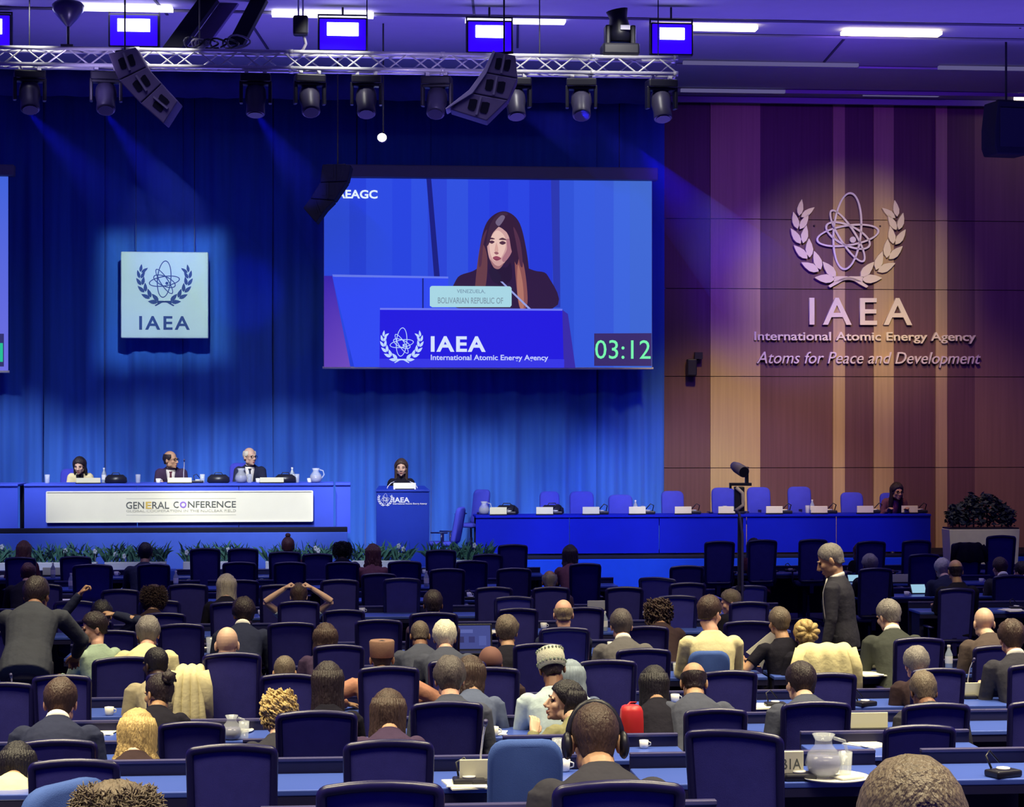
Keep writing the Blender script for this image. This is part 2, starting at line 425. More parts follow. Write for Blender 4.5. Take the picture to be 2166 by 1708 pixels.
# ---------------------------------------------------------------- daises
def on_plane(px, py, Y0): return WP(px, py, Y0)
def slab(name, px0, px1, Y0, Y1, z0, z1, m, label=None, cat=None, st=False):
    a, b = WP(px0, 890, Y0), WP(px1, 890, Y0)
    mb = MB(); mb.box2((0, 0, z0), ((b - a).length, (Y1 - Y0) * math.cos(TH), z1))
    o = mb.build(name, m, bevel=.01); o.location = (a.x, a.y, 0); o.rotation_euler = (0, 0, TH)
    if st: struct(o)
    else: tag(o, label, cat)
    return o
DZL, DZR, DZP = 1.265, .67, 1.12
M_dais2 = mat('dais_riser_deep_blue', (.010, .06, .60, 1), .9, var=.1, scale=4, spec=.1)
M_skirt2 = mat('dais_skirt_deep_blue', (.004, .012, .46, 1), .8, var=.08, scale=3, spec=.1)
slab('raised_platform', -80, 735, 32.5, 35.7, 0, DZP, M_dais, 'blue platform floor behind the head table front', 'stage')
slab('raised_platform', -80, 735, 32.2, 32.47, 0, DZL - .07, M_dais, 'high blue carpeted dais carrying the head table', 'stage')
slab('raised_platform', 740, 985, 31.3, 35.6, 0, DZR, M_dais, 'low blue step the lectern stands on', 'stage')
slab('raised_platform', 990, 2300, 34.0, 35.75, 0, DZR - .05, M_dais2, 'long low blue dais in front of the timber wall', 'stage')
slab('trim_20', -80, 735, 32.22, 32.47, DZL - .07, DZL, M_blackmat, st=True)  # matt dark strip set along the dais edge below the table
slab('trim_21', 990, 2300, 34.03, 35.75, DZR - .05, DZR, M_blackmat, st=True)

# ---------------------------------------------------------------- head table with its banner
def table_run(name, px0, px1, Y0, ztop, zbase, depth, label, seams=(), m=None):
    m = m or M_skirt
    a, b = WP(px0, 890, Y0), WP(px1, 890, Y0); L = (b - a).length
    t = thing(name, label, 'table', (a.x, a.y, zbase), TH)
    h = ztop - zbase
    MB().box2((0, 0, h - .04), (L, depth, h)).build('tabletop', m, t, bevel=.012)
    mb = MB(); prev = 0.0
    for sx in list(seams) + [px1]:
        u = (WP(sx, 890, Y0) - a).length
        mb.box2((prev + .006, .03, .03), (u - .006, .05, h - .04)); prev = u
    mb.build('skirt', m, t)
    for x in (.05, L / 2, L - .05): MB().box2((x - .03, depth - .12, 0), (x + .03, depth - .06, h - .04)).build('leg', M_black, t)
    return t
HT = table_run('head_table', 50, 706, 32.5, 1.955, DZP, .85, 'long blue-skirted head table with the cream banner on its front', (290, 505))
table_run('head_table', -80, 38, 32.5, 1.955, DZP, .85, 'blue-skirted table end left of the dark gap beside the head table')
table_run('side_table', 709, 742, 32.7, 1.95, DZP, .7, 'narrow blue-skirted table end nearest the lectern')
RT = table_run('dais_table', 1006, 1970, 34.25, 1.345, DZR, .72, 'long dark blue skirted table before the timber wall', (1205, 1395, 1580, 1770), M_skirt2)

a = WP(99, 1072, 32.46); b = WP(661, 1072, 32.46); k = a.y / F
bn = thing('banner', 'cream banner lettered GENERAL CONFERENCE on the head table front', 'banner', tuple((a + b) / 2), TH)
Lb = (b - a).length; hb = 64 * k
MB().box2((-Lb / 2, -.012, -hb / 2), (Lb / 2, .0, hb / 2)).build('panel', M_cream, bn)
mb = MB()
for z in (-hb / 2, hb / 2): mb.box((0, -.018, z), (Lb, .014, .02))
for x in (-Lb / 2, Lb / 2): mb.box((x, -.018, 0), (.02, .014, hb))
mb.build('edge', M_white, bn)
kk = Lb / 562.0
M_ink = mat('banner_ink_grey', (.10, .11, .10, 1), .8); M_ink2 = mat('banner_ink_pale', (.42, .42, .34, 1), .8)
M_inky = mat('banner_ink_yellow', (.62, .45, .10, 1), .8); M_inkv = mat('banner_ink_violet', (.25, .15, .55, 1), .8)
def put_text(parent, txt, cx, cz, w, h, m, depth=.006, y=-.012, name='lettering', **kw):
    me = text_mesh(txt, w, h, depth, **kw)
    for v in me.vertices: v.co += Vector((cx, y, cz))
    me.name = name
    return link(name, me, m, parent)
xx = lambda px: (px - 380) * kk; zz = lambda py: (1070 - py) * kk
put_text(bn, 'GEN', (xx(265) + xx(304)) / 2, zz(1067), 38 * kk, 15 * kk, M_ink, bold=.01)
put_text(bn, 'E', xx(313), zz(1067), 12 * kk, 15 * kk, M_inky, bold=.02)
put_text(bn, 'RAL', (xx(320) + xx(357)) / 2, zz(1067), 36 * kk, 15 * kk, M_ink, bold=.01)
put_text(bn, 'C', xx(371), zz(1066), 11 * kk, 14 * kk, M_ink, bold=.01)
put_text(bn, 'O', xx(386), zz(1066), 14 * kk, 14 * kk, M_inkv, bold=.03)
put_text(bn, 'NFERENCE', (xx(396) + xx(498)) / 2, zz(1065.5), 102 * kk, 14 * kk, M_ink, bold=.01)
put_text(bn, 'GLOBAL COOPERATION IN THE NUCLEAR FIELD', (xx(266) + xx(498)) / 2, zz(1079), 232 * kk, 5 * kk, M_ink2)
mb = MB(); mb.box((xx(382), -.013, zz(1053)), (232 * kk, .003, .006)); mb.box((xx(382), -.013, zz(1088)), (232 * kk, .003, .006)); mb.build('rule', M_ink2, bn)

# ---------------------------------------------------------------- lectern
a = WP(852, 890, 31.9); k = a.y / F
lec = thing('lectern', 'blue box lectern bearing the white emblem and lettering', 'lectern', (a.x, a.y, DZR), TH)
lw = 112 * k; lh = H - (1037 - YH) * k - DZR
M_lect = mat('lectern_blue', (.005, .032, .40, 1), .6, var=.08)
mb = MB()
mb.rings([[(-lw / 2, 0, z), (lw / 2, 0, z), (lw / 2 - .06, .5, z), (-lw / 2 + .06, .5, z)] for z in (0.0, lh - .03)])
mb.build('body', M_lect, lec, bevel=.008)
mb = MB(); mb.rings([[(-lw / 2 - .01, -.015, lh - .03), (lw / 2 + .01, -.015, lh - .03), (lw / 2 - .05, .52, lh - .03), (-lw / 2 + .05, .52, lh - .03)], [(-lw / 2 - .01, -.015, lh), (lw / 2 + .01, -.015, lh), (lw / 2 - .05, .52, lh + .05), (-lw / 2 + .05, .52, lh + .05)]])
mb.build('top', M_lect, lec, bevel=.006)
M_wht = mat('white_lettering', (.80, .82, .86, 1), .5, var=.03)
lx = lambda px: (px - 849) * k; lz = lambda py: lh - (py - 1037) * k
mb = MB(); kz = 28 * k / 1500
emblem(mb, kz, -.006, 0, 'all'); mb.v = [(x + lx(812), y, z + lz(1057)) for x, y, z in mb.v]; mb.build('emblem', M_wht, lec)
put_text(lec, 'IAEA', (lx(828) + lx(864)) / 2, lz(1058), 35 * k, 11 * k, M_wht, y=0, bold=.03)
put_text(lec, 'International Atomic Energy Agency', (lx(828) + lx(900)) / 2, lz(1066.5), 72 * k, 4.6 * k, M_wht, y=0, bold=.02)
np_ = thing('nameplate', 'white name sign propped on top of the lectern', 'name sign', tuple(WP(856, 1037, 31.95)), TH)
MB().box2((-24 * k, 0, 0), (24 * k, .02, 15 * k)).build('board', M_white, np_, bevel=.012)
mb = MB(); [mb.box((0, .02, .012), (w_, .05, .02)) for w_ in (.3,)]; mb.build('foot', M_black, np_)
for sx in (-.05, .08):
    g = WP(818 if sx < 0 else 884, 1036, 32.1)
    mc = thing('gooseneck_microphone', 'thin gooseneck microphone at the %s of the lectern top' % ('left' if sx < 0 else 'right'), 'microphone', tuple(g), TH)
    s_ = 1 if sx < 0 else -1
    MB().tube([(0, 0, 0), (s_ * .02, .02, .05), (s_ * .07, .07, .10), (s_ * .12, .10, .12)], .006).build('stem', M_alu, mc)
    MB().tube([(s_ * .12, .10, .12), (s_ * .15, .12, .13)], [.012, .014]).build('capsule', M_black, mc)

# ---------------------------------------------------------------- square sign on the curtain
a = WP(348, 624.5, 35.45); k = a.y / F
sg = thing('square_sign', 'pale square sign with blue emblem hung on the stage curtain', 'sign', tuple(a), TH)
hw = 91.5 * k
MB().box2((-hw, 0, -hw), (hw, .14, hw)).build('panel', M_signface, sg, bevel=.02)
mb = MB(); emblem(mb, 118 * k / 1780, -.008, 0, 'all'); mb.v = [(x, y, z + 28 * k) for x, y, z in mb.v]; mb.build('emblem', M_signink, sg)
put_text(sg, 'IAEA', 0, -59 * k, 106 * k, 29 * k, M_signink, y=0, depth=.008, bold=.02, spacing=1.25)
MB().cyl((-.3, .13, 0), (-.3, .42, 0), .02).cyl((.3, .13, 0), (.3, .42, 0), .02).build('bracket', M_black, sg)
mb = MB()
for x in (-.5, .5): mb.cyl((x, .16, hw - .02), (x, .16, 8.55 - a.z), .006, n=6)
mb.build('hanging_cable', M_black, sg)

# ---------------------------------------------------------------- projection screens
SY = 35.2
def screen_frame(px0, px1, py0, py1, cy, cx0, cx1, label):
    a = WP((px0 + px1) / 2, (py0 + py1) / 2, SY); k = a.y / F
    t = thing('projection_screen', label, 'screen', tuple(a), TH)
    w, h = (px1 - px0) * k / 2, (py1 - py0) * k / 2
    MB().box2((-w, .004, -h), (w, .02, h)).build('sheet', M_case, t)
    MB().box2((cx0 * k - (px0 + px1) / 2 * k, -.08, h), (cx1 * k - (px0 + px1) / 2 * k, .14, h + cy * k)).build('case', M_case, t, bevel=.02)
    MB().cyl((-w - .02, .01, -h), (w + .02, .01, -h), .022).build('weight_bar', M_white, t)
    mb = MB()
    for x in (-w * .8, w * .8): mb.cyl((x, .05, h + cy * k), (x, .05, 8.6 - a.z), .01, n=6)
    mb.build('hanging_rod', M_black, t)
    return t, k
scr, k = screen_frame(686, 1383, 379, 779, 27, 690, 1394, 'big projection screen showing the woman speaking at the lectern')
S = lambda x, y: ((x - 1034.5) * k, (579 - y) * k)
LAY = [0]
mb = MB()
def L(pts, col, grad=None):
    LAY[0] += 1
    y = .003 - .0006 * LAY[0]
    mb.flat([S(*p) for p in pts], y, col if grad is None else grad)
def clip_in(p): return (min(max(p[0], 687), 1382), min(max(p[1], 380), 778))
def blob(pts, col, n=6):                         # closed Catmull-Rom outline
    out = []; N = len(pts)
    for i in range(N):
        p0, p1, p2, p3 = pts[i - 1], pts[i], pts[(i + 1) % N], pts[(i + 2) % N]
        for j in range(n):
            t = j / n
            out.append(tuple(.5 * (2 * p1[q] + (p2[q] - p0[q]) * t + (2 * p0[q] - 5 * p1[q] + 4 * p2[q] - p3[q]) * t * t + (3 * p1[q] - p0[q] - 3 * p2[q] + p3[q]) * t ** 3) for q in (0, 1)))
    L([clip_in(p) for p in out], col)
def vstrip(x0, x1, ca, cb):                      # backdrop cloth in the video, darker at its foot
    L([(x0, 380), (x1, 380), (x1, 778), (x0, 778)], None, [ca, ca, cb, cb])
random.seed(5)
xs = [687, 740, 775, 830, 870, 905, 945, 990, 1035, 1075, 1120, 1170, 1215, 1260, 1300, 1335, 1382]
cs = [(44, 74, 226), (40, 66, 218), (46, 76, 226), (42, 70, 224), (48, 80, 226), (46, 70, 216), (50, 82, 224), (42, 68, 224), (40, 62, 222), (44, 70, 226), (40, 60, 216), (50, 84, 216), (56, 92, 224), (58, 92, 220), (64, 104, 224), (66, 106, 214)]
for i in range(16): vstrip(xs[i], xs[i + 1], C(*cs[i]), C(*[max(0, v - 4) for v in cs[i]]))
L([(902, 380), (912, 380), (930, 586), (918, 586)], C(28, 32, 130)); L([(1166, 380), (1184, 380), (1186, 650), (1172, 650)], C(44, 56, 176))
L([(687, 586), (704, 586), (742, 778), (687, 778)], None, [C(58, 36, 176), C(58, 36, 176), C(110, 74, 190), C(100, 66, 186)])
L([(704, 586), (948, 586), (948, 778), (750, 778)], C(50, 74, 242)); L([(704, 583), (948, 586), (948, 590), (706, 588)], C(100, 120, 240))
L([(893, 590), (896, 590), (896, 655), (893, 655)], C(24, 34, 130))
# the speaker in the video
blob([(1030, 470), (1064, 447), (1096, 466), (1112, 520), (1120, 590), (1112, 652), (1020, 652), (1010, 600), (1014, 530)], C(52, 30, 62))
blob([(965, 592), (1000, 574), (1030, 560), (1090, 560), (1130, 572), (1160, 584), (1170, 652), (966, 652)], C(48, 28, 66))
blob([(1016, 520), (1030, 540), (1028, 600), (1014, 640), (1004, 620)], C(104, 62, 74)); blob([(1090, 540), (1108, 560), (1116, 640), (1100, 652), (1092, 600)], C(140, 84, 86))
blob([(1096, 560), (1106, 600), (1108, 650), (1100, 650), (1094, 610)], C(176, 116, 104))
blob([(1040, 560), (1070, 566), (1080, 556), (1082, 590), (1060, 604), (1044, 590)], C(40, 24, 56))
blob([(1030, 512), (1036, 494), (1052, 480), (1070, 490), (1084, 508), (1082, 532), (1070, 552), (1056, 566), (1044, 562), (1034, 544)], C(206, 160, 160))
blob([(1036, 510), (1050, 488), (1066, 498), (1070, 520), (1060, 545), (1046, 552), (1037, 536)], C(232, 194, 184))
blob([(1072, 506), (1084, 510), (1082, 534), (1068, 554), (1062, 548), (1072, 528)], C(172, 118, 132))
blob([(1034, 512), (1040, 509), (1046, 512), (1040, 516)], C(84, 50, 70)); blob([(1056, 514), (1063, 510), (1070, 514), (1063, 518)], C(84, 50, 70))
blob([(1033, 506), (1040, 503), (1047, 506), (1040, 507)], C(90, 56, 72)); blob([(1055, 507), (1063, 503), (1072, 508), (1063, 508)], C(90, 56, 72))
blob([(1046, 530), (1050, 514), (1054, 530), (1050, 536)], C(214, 166, 158)); blob([(1045, 535), (1050, 533), (1055, 536), (1050, 539)], C(150, 92, 104))
blob([(1042, 546), (1050, 542), (1060, 547), (1050, 552)], C(150, 72, 96)); blob([(1043, 548), (1050, 549), (1059, 548), (1050, 550)], C(96, 40, 66))
blob([(1028, 520), (1036, 478), (1054, 452), (1074, 452), (1060, 474), (1042, 494), (1034, 516)], C(64, 40, 66)); blob([(1060, 470), (1078, 456), (1100, 500), (1094, 560), (1082, 530), (1076, 500)], C(54, 30, 58))
blob([(1048, 470), (1060, 456), (1068, 460), (1056, 478)], C(116, 100, 130)); blob([(1086, 480), (1100, 510), (1106, 560), (1100, 560), (1092, 516)], C(84, 48, 74)); blob([(1030, 486), (1022, 520), (1018, 560), (1012, 560), (1018, 510)], C(84, 48, 74)); blob([(1036, 548), (1046, 560), (1056, 563), (1066, 556), (1056, 569), (1044, 566)], C(160, 112, 120))
L([(1058, 596), (1063, 596), (1124, 654), (1118, 654)], C(150, 160, 226)); blob([(1034, 572), (1046, 568), (1060, 586), (1052, 600), (1040, 592)], C(40, 28, 60))
# lectern in the video
L([(804, 655), (1190, 655), (1194, 778), (803, 778)], C(36, 28, 222)); L([(804, 653), (1190, 653), (1190, 657), (804, 657)], C(110, 120, 244))
L([(1190, 655), (1202, 664), (1218, 778), (1193, 778)], C(58, 44, 168)); L([(803, 760), (1194, 760), (1194, 778), (803, 778)], C(56, 56, 230))
L([(909, 610), (911, 607), (914, 606), (1077, 606), (1080, 607), (1082, 610), (1082, 646), (1079, 650), (914, 651), (909, 648)], C(168, 214, 228))
L([(1258, 705), (1381, 704), (1381, 774), (1258, 774)], C(58, 44, 108))
def st(txt, x0, x1, y0, y1, col, **kw):
    LAY[0] += 1
    me = text_mesh(txt, (x1 - x0) * k, (y1 - y0) * k, 0, **kw)
    c = S((x0 + x1) / 2, (y0 + y1) / 2); add_mesh(mb, me, (c[0], .003 - .0006 * LAY[0], c[1]), col)
st('#IAEAGC', 690, 799, 405, 425, C(226, 240, 255), bold=.03)
st('VENEZUELA,', 966, 1026, 613, 622, C(120, 150, 172), bold=.01); st('BOLIVARIAN REPUBLIC OF', 926, 1064, 630, 643, C(126, 152, 168), bold=.01)
st('IAEA', 911, 1027, 712, 745, C(214, 226, 255), bold=.03, spacing=1.15); st('International Atomic Energy Agency', 911, 1160, 751, 766, C(196, 206, 255), bold=.02)
st('03:12', 1260, 1379, 719, 759, C(120, 246, 176))
LAY[0] += 1
e2 = MB(); emblem(e2, 92 * k / 1790, 0, 0, 'all', C(190, 214, 255))
c = S(850, 729)
mb.c += e2.c; o_ = len(mb.v); mb.v += [(x + c[0], .003 - .0006 * LAY[0], z + c[1]) for x, y, z in e2.v]; mb.f += [tuple(i + o_ for i in f) for f in e2.f]
build_vcol(mb, 'picture', vcol_mat('screen_picture', 1.0), scr)

scr2, k2 = screen_frame(-700, 11, 369, 786, 24, -705, 24, 'edge of a second projection screen at the left of the stage')
mb = MB(); w2, h2 = 355.5 * k2, 208.5 * k2
def q2(x, y): return ((x + 344.5) * k2, (577.5 - y) * k2)
mb.flat([q2(-699, 370), q2(11, 370), q2(11, 785), q2(-699, 785)], .001, [C(44, 66, 220), C(66, 100, 220), C(110, 110, 224), C(50, 60, 220)])
mb.flat([q2(-120, 705), q2(2, 705), q2(2, 775), q2(-120, 775)], .0, C(50, 50, 110))
mb.flat([q2(-30, 725), q2(0, 725), q2(0, 765), q2(-30, 765)], -.001, C(40, 190, 150))
build_vcol(mb, 'picture', vcol_mat('screen_picture_second', 1.0), scr2)

# hazy air where the moving lights throw their beams
mb = MB()
for bx, tx, ty in BEAMS:
    pa = Vector(((bx - 1083) * 27.0 / 4300, 26.95, 7.05)); Yt = 35.0; pb = Vector(((tx - 1083) * Yt / 4300, Yt, 2.95 - (ty - 890) * Yt / 4300))
    d = (pb - pa).normalized(); Lb_ = (pb - pa).length - .35
    mb.tube([pa + d * .15, pa + d * Lb_], [.03, Lb_ * math.tan(rad(5.2))], n=20)
mh = bpy.data.materials.new('stage_haze'); mh.use_nodes = True; nt = mh.node_tree; nt.nodes.remove(nt.nodes['Principled BSDF'])
vs_ = nt.nodes.new('ShaderNodeVolumeScatter'); vs_.inputs['Color'].default_value = (.10, .14, 1, 1); vs_.inputs['Density'].default_value = .085; vs_.inputs['Anisotropy'].default_value = .2
nt.links.new(vs_.outputs[0], nt.nodes['Material Output'].inputs['Volume'])
o = mb.build('haze', mh, smooth=True); tag(o, 'faint blue beams of light in the haze below the truss', 'haze', kind='stuff')

# ---------------------------------------------------------------- emblem and lettering on the timber wall
a = WP(1791, 502, WY - .02); k = a.y / F
em = thing('wall_emblem', 'gilt atom and olive wreath emblem mounted on the timber wall', 'emblem', tuple(a), TH)
ke = k * 300 / 2166
mb = MB(); emblem(mb, ke, -.10, -.05, 'atom'); mb.build('atom', mat('emblem_silver', (.78, .70, .62, 1), .35, metal=.0), em)
mb = MB(); emblem(mb, ke, -.12, -.05, 'wreath'); mb.build('wreath', M_gold, em)
mb = MB()
for x, z in ((-.6, .2), (.6, .2), (-.4, -.6), (.4, -.6)): mb.cyl((x, -.06, z), (x, .04, z), .015, n=6)
mb.build('standoff', M_joint, em)
def wall_text(txt, x0, x1, y0, y1, label, m, **kw):
    a = WP((x0 + x1) / 2, (y0 + y1) / 2, WY - .02); k = a.y / F
    me = text_mesh(txt, (x1 - x0) * k, (y1 - y0) * k, .07, **kw)
    for v in me.vertices: v.co.y -= .02
    o = link('wall_lettering', me, m); o.location = a; o.rotation_euler = (0, 0, TH)
    tag(o, label, 'sign')
M_let = mat('letter_gilt', (.90, .82, .48, 1), .4, metal=.0, var=.08); M_let2 = mat('letter_silver', (.80, .71, .58, 1), .4, metal=.0, var=.08)
wall_text('IAEA', 1708, 1929, 631, 688, 'large gilt IAEA letters on the timber wall under the emblem', M_let, bold=.012, spacing=1.32)
wall_text('International Atomic Energy Agency', 1590, 2067, 703, 727, 'raised line reading International Atomic Energy Agency on timber wall', M_let, bold=.015)
wall_text('Atoms for Peace and Development', 1595, 2077, 745, 778, 'italic line reading Atoms for Peace and Development on timber wall', M_let2, shear=.28)
# small dark loudspeaker on a bracket
a = WP(1467, 772, WY - .1)
sp = thing('wall_speaker', 'small dark loudspeaker on a bracket low on the timber wall', 'loudspeaker', tuple(a), TH)
MB().box((-.05, -.08, -.05), (.17, .16, .3)).build('cabinet', M_black, sp, bevel=.02)
MB().box((.08, -.04, .16), (.14, .1, .12)).cyl((.08, -.04, .1), (.0, .0, 0), .02).cyl((0, -.05, 0), (0, .08, 0), .03).build('bracket', M_black, sp)
# ---------------------------------------------------------------- lights in the ceiling
def emat(name, col, s): return mat(name, (.02, .02, .03, 1), .5, emit=col, estr=s, spec=.1)
M_tube = emat('ceiling_tube_glow', (1.0, .86, .62, 1), 6.0); M_tubeb = emat('ceiling_tube_cool_glow', (.72, .68, 1.0, 1), 5.0); M_slotglow = emat('slot_painted_glow', (.36, .32, .75, 1), .28)  # unlit slots carry a faint painted glow for light they only reflect
cl = [(150, 365, 32, 1, 'first lit ceiling strip from the left, above the bell lamp'), (575, 790, 38, 1, 'second lit ceiling strip from the left'),
      (985, 1195, 44, 1, 'lit ceiling strip above the middle blue floodlight'), (1390, 1600, 52, 0, 'warm lit ceiling strip above the last blue floodlight'),
      (1782, 1988, 57, 0, 'warm lit ceiling strip standing alone at the upper right'), (2146, 2330, 193, 0, 'short lit strip beside the hanging black speaker'),
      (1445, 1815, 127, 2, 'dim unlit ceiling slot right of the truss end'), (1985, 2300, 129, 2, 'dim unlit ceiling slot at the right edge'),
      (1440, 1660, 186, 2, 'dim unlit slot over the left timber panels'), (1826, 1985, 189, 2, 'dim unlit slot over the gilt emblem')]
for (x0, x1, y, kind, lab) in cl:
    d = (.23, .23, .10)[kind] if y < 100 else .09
    o = ceil_strip(x0, x1, y, 8.6, d, .05, 'ceiling_light', (M_tube, M_tubeb, M_slotglow)[kind])
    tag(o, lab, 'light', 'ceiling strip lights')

# ---------------------------------------------------------------- lattice truss over the stage
TY = 27.0
a, b = WP(-40, 128, TY), WP(1434, 128, TY)
zt = H + (YH - 117) * TY / F; zb = H + (YH - 151) * TY / F
Lt = (b - a).length
tr = thing('lighting_truss', 'long aluminium lattice truss hung across the front of the stage', 'truss', (a.x, a.y, 0), TH)
D = .24
for (y, z) in ((0, zt), (0, zb), (D, zt), (D, zb)):
    mb = MB(); mb.cyl((0, y, z), (Lt, y, z), .026, n=10)
    for x in [0.03] + [i * 2.0 for i in range(1, int(Lt / 2) + 1)] + [Lt - .03]: mb.cyl((x - .03, y, z), (x + .03, y, z), .034, n=10)
    mb.build('chord', M_alu, tr, smooth=True)
n = int(Lt / .27)
for y, ph in ((0, 0), (D, 1)):
    mb = MB()
    for i in range(n):
        x0, x1 = Lt * i / n, Lt * (i + 1) / n
        za, zc = (zt, zb) if (i + ph) % 2 == 0 else (zb, zt)
        mb.cyl((x0, y, za), (x1, y, zc), .011, n=6)
    mb.build('lattice', M_alu, tr)
mb = MB()
for i in range(n):
    x0, x1 = Lt * i / n, Lt * (i + 1) / n
    ya, yc = (0, D) if i % 2 == 0 else (D, 0)
    mb.cyl((x0, ya, zb), (x1, yc, zb), .010, n=6); mb.cyl((x0, ya, zt), (x1, yc, zt), .010, n=6)
mb.build('cross_lattice', M_alu, tr)
for x in (.6, 2.8, 5.0, 7.3, 8.9):
    if x < Lt: MB().cyl((x, D / 2, zt), (x, D / 2, 8.64), .008, n=6).build('hanging_cable', M_black, tr)

# moving-head spotlights clamped under the truss
M_head = mat('lamp_shell_grey', (.055, .05, .10, 1), .4, spec=.5)
def moving_head(px, label, tilt, pan, s=1.0, up=False):
    c = WP(px, 890, TY); ty = D / 2
    zc = zb - .03
    t = thing('moving_head_light', label, 'stage light', (c.x - math.sin(TH) * ty, c.y + ty, zc), TH + pan, 'moving spotlights under the truss')
    mb = MB(); mb.box((-.12, 0, -.0), (.05, .06, .09)).box((.12, 0, 0), (.05, .06, .09)); mb.build('clamp', M_alu, t)
    MB().box((0, 0, -.095), (.40 * s, .26, .11)).build('base', M_black, t, bevel=.02)
    mb = MB()
    for sx in (-1, 1): mb.box((sx * .19 * s, 0, -.28), (.045, .14, .30))
    mb.box((0, 0, -.165), (.38 * s, .16, .04)); mb.build('yoke', M_black, t, bevel=.012)
    R = Matrix.Rotation(tilt, 4, 'X')
    mb = MB(); mb.M = Matrix.Translation((0, 0, -.36)) @ R
    mb.lathe([(.05, .20), (.10, .19), (.135, .12), (.14, .0), (.12, -.10), (.125, -.22), (.115, -.23)], n=14); mb.build('head', M_head, t, smooth=True)
    mb = MB(); mb.M = Matrix.Translation((0, 0, -.36)) @ R
    mb.lathe([(.10, -.232), (.10, -.24)], n=14); mb.build('lens', M_black, t)
for i, (px, tl, pn, lab) in enumerate(((60, -.5, .2, 'spotlight under the truss nearest the left edge'), (222, -.55, .1, 'spotlight under the truss just left of the left speaker array'),
        (540, -.25, 0, 'dark spotlight under the truss between the speaker array and white lamp'), (655, -.6, .15, 'spotlight under the truss above the left corner of the screen'),
        (775, -.5, 0, 'spotlight under the truss straight above the small bright lamp'), (925, -.6, -.2, 'spotlight under the truss left of the right speaker array'),
        (1092, -.45, .1, 'spotlight under the truss right of the right speaker array'), (1232, -.6, -.1, 'second last spotlight before the right end of the truss'),
        (1402, -.4, .1, 'last spotlight at the right end of the truss'))):
    moving_head(px, lab, tl, pn)

# blue floodlights hanging from the ceiling
M_flood = emat('flood_lens_glow', (.62, .60, 1.0, 1), 14.0); M_halo = emat('flood_painted_halo', (.02, .0, 1.0, 1), 1.6)
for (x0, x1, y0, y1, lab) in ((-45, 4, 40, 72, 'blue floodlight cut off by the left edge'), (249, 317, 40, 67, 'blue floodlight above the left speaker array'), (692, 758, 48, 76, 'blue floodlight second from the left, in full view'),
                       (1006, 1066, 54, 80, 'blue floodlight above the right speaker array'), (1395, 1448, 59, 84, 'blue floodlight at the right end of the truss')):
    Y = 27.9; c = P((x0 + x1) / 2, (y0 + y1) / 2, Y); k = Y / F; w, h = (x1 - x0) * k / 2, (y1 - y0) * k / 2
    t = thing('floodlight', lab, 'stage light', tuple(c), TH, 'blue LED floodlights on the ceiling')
    MB().box2((-w - .13, .01, -h - .22), (w + .13, .14, h + .08)).build('housing', M_black, t, bevel=.03)
    MB().box2((-w - .10, -.004, -h - .19), (w + .10, .012, h + .05)).build('painted_halo', M_halo, t, bevel=.03)  # glowing blue border painted in for the halo around the lens
    MB().box2((-w, -.012, -h), (w, -.004, h)).build('lens', M_flood, t, bevel=.012)
    mb = MB()
    for sx in (-1, 1): mb.box((sx * (w + .12), .08, .10), (.02, .03, .22))
    mb.box((0, .08, .21), (2 * w + .26, .03, .02)); mb.cyl((0, .08, .21), (0, .08, 8.64 - c.z), .015, n=6); mb.build('yoke', M_black, t)

# curved speaker arrays
def array(name, label, Y, mods, mcab, strip=None, up=None):
    cx = sum(p[0] for m_ in mods for p in m_) / sum(len(m_) for m_ in mods); cy = sum(p[1] for m_ in mods for p in m_) / sum(len(m_) for m_ in mods)
    k = Y / F; c = P(cx, cy, Y)
    t = thing(name, label, 'loudspeaker', tuple(c), 0)
    Q = lambda p: ((p[0] - cx) * k, (cy - p[1]) * k)
    for m_ in mods:
        q = [Q(p) for p in m_]; gx = sum(p[0] for p in q) / len(q); gz = sum(p[1] for p in q) / len(q)
        sh = [(gx + (p[0] - gx) * .965, gz + (p[1] - gz) * .965) for p in q]
        o = MB().poly(sh, 0, .42).build('cabinet', mcab, t, bevel=.012)
        # the two dark openings and the rib between them
        e0 = ((q[0][0] + q[3][0]) / 2, (q[0][1] + q[3][1]) / 2); e1 = ((q[1][0] + q[2][0]) / 2, (q[1][1] + q[2][1]) / 2)
        ax = Vector((e1[0] - e0[0], e1[1] - e0[1])); al = ax.length; ax.normalize(); nx = Vector((-ax.y, ax.x))
        for s_, nm in ((-.16, 'port'), (.16, 'port')):
            cc = Vector((gx, gz)) + ax * (s_ * al)
            d = [cc + ax * (i * .10 * al) + nx * (j * .075) for i, j in ((-1, -.8), (-.6, -1), (.7, -1), (1, -.5), (1, .9), (.3, 1), (-1, .8))]
            MB().poly([tuple(v) for v in d], -.008, .01).build(nm, M_blackmat, o)
        mb = MB(); cc = Vector((gx, gz)); d = [cc + ax * i * .012 + nx * j * .12 for i, j in ((-1, -1), (1, -1), (1, 1), (-1, 1))]
        mb.poly([tuple(v) for v in d], -.03, .0); mb.build('rigging_bar', M_grey if mcab is M_cab else M_blackmat, o)
    if strip:
        q = [Q(p) for p in strip]; MB().poly(q, -.03, .40).build('side_panel', mat('array_side_pale', (.55, .52, .60, 1), .5), t, bevel=.006)
    q = Q(up); MB().cyl((q[0], .2, q[1]), (q[0], .2, 8.64 - c.z), .012, n=6).cyl((q[0] - .12, .2, q[1]), (q[0] + .12, .2, q[1] + .02), .02, n=6).build('hanging_rod', M_black, t)
    return t
M_cab = mat('array_cabinet_violet_grey', (.17, .14, .24, 1), .65, var=.15, scale=5)
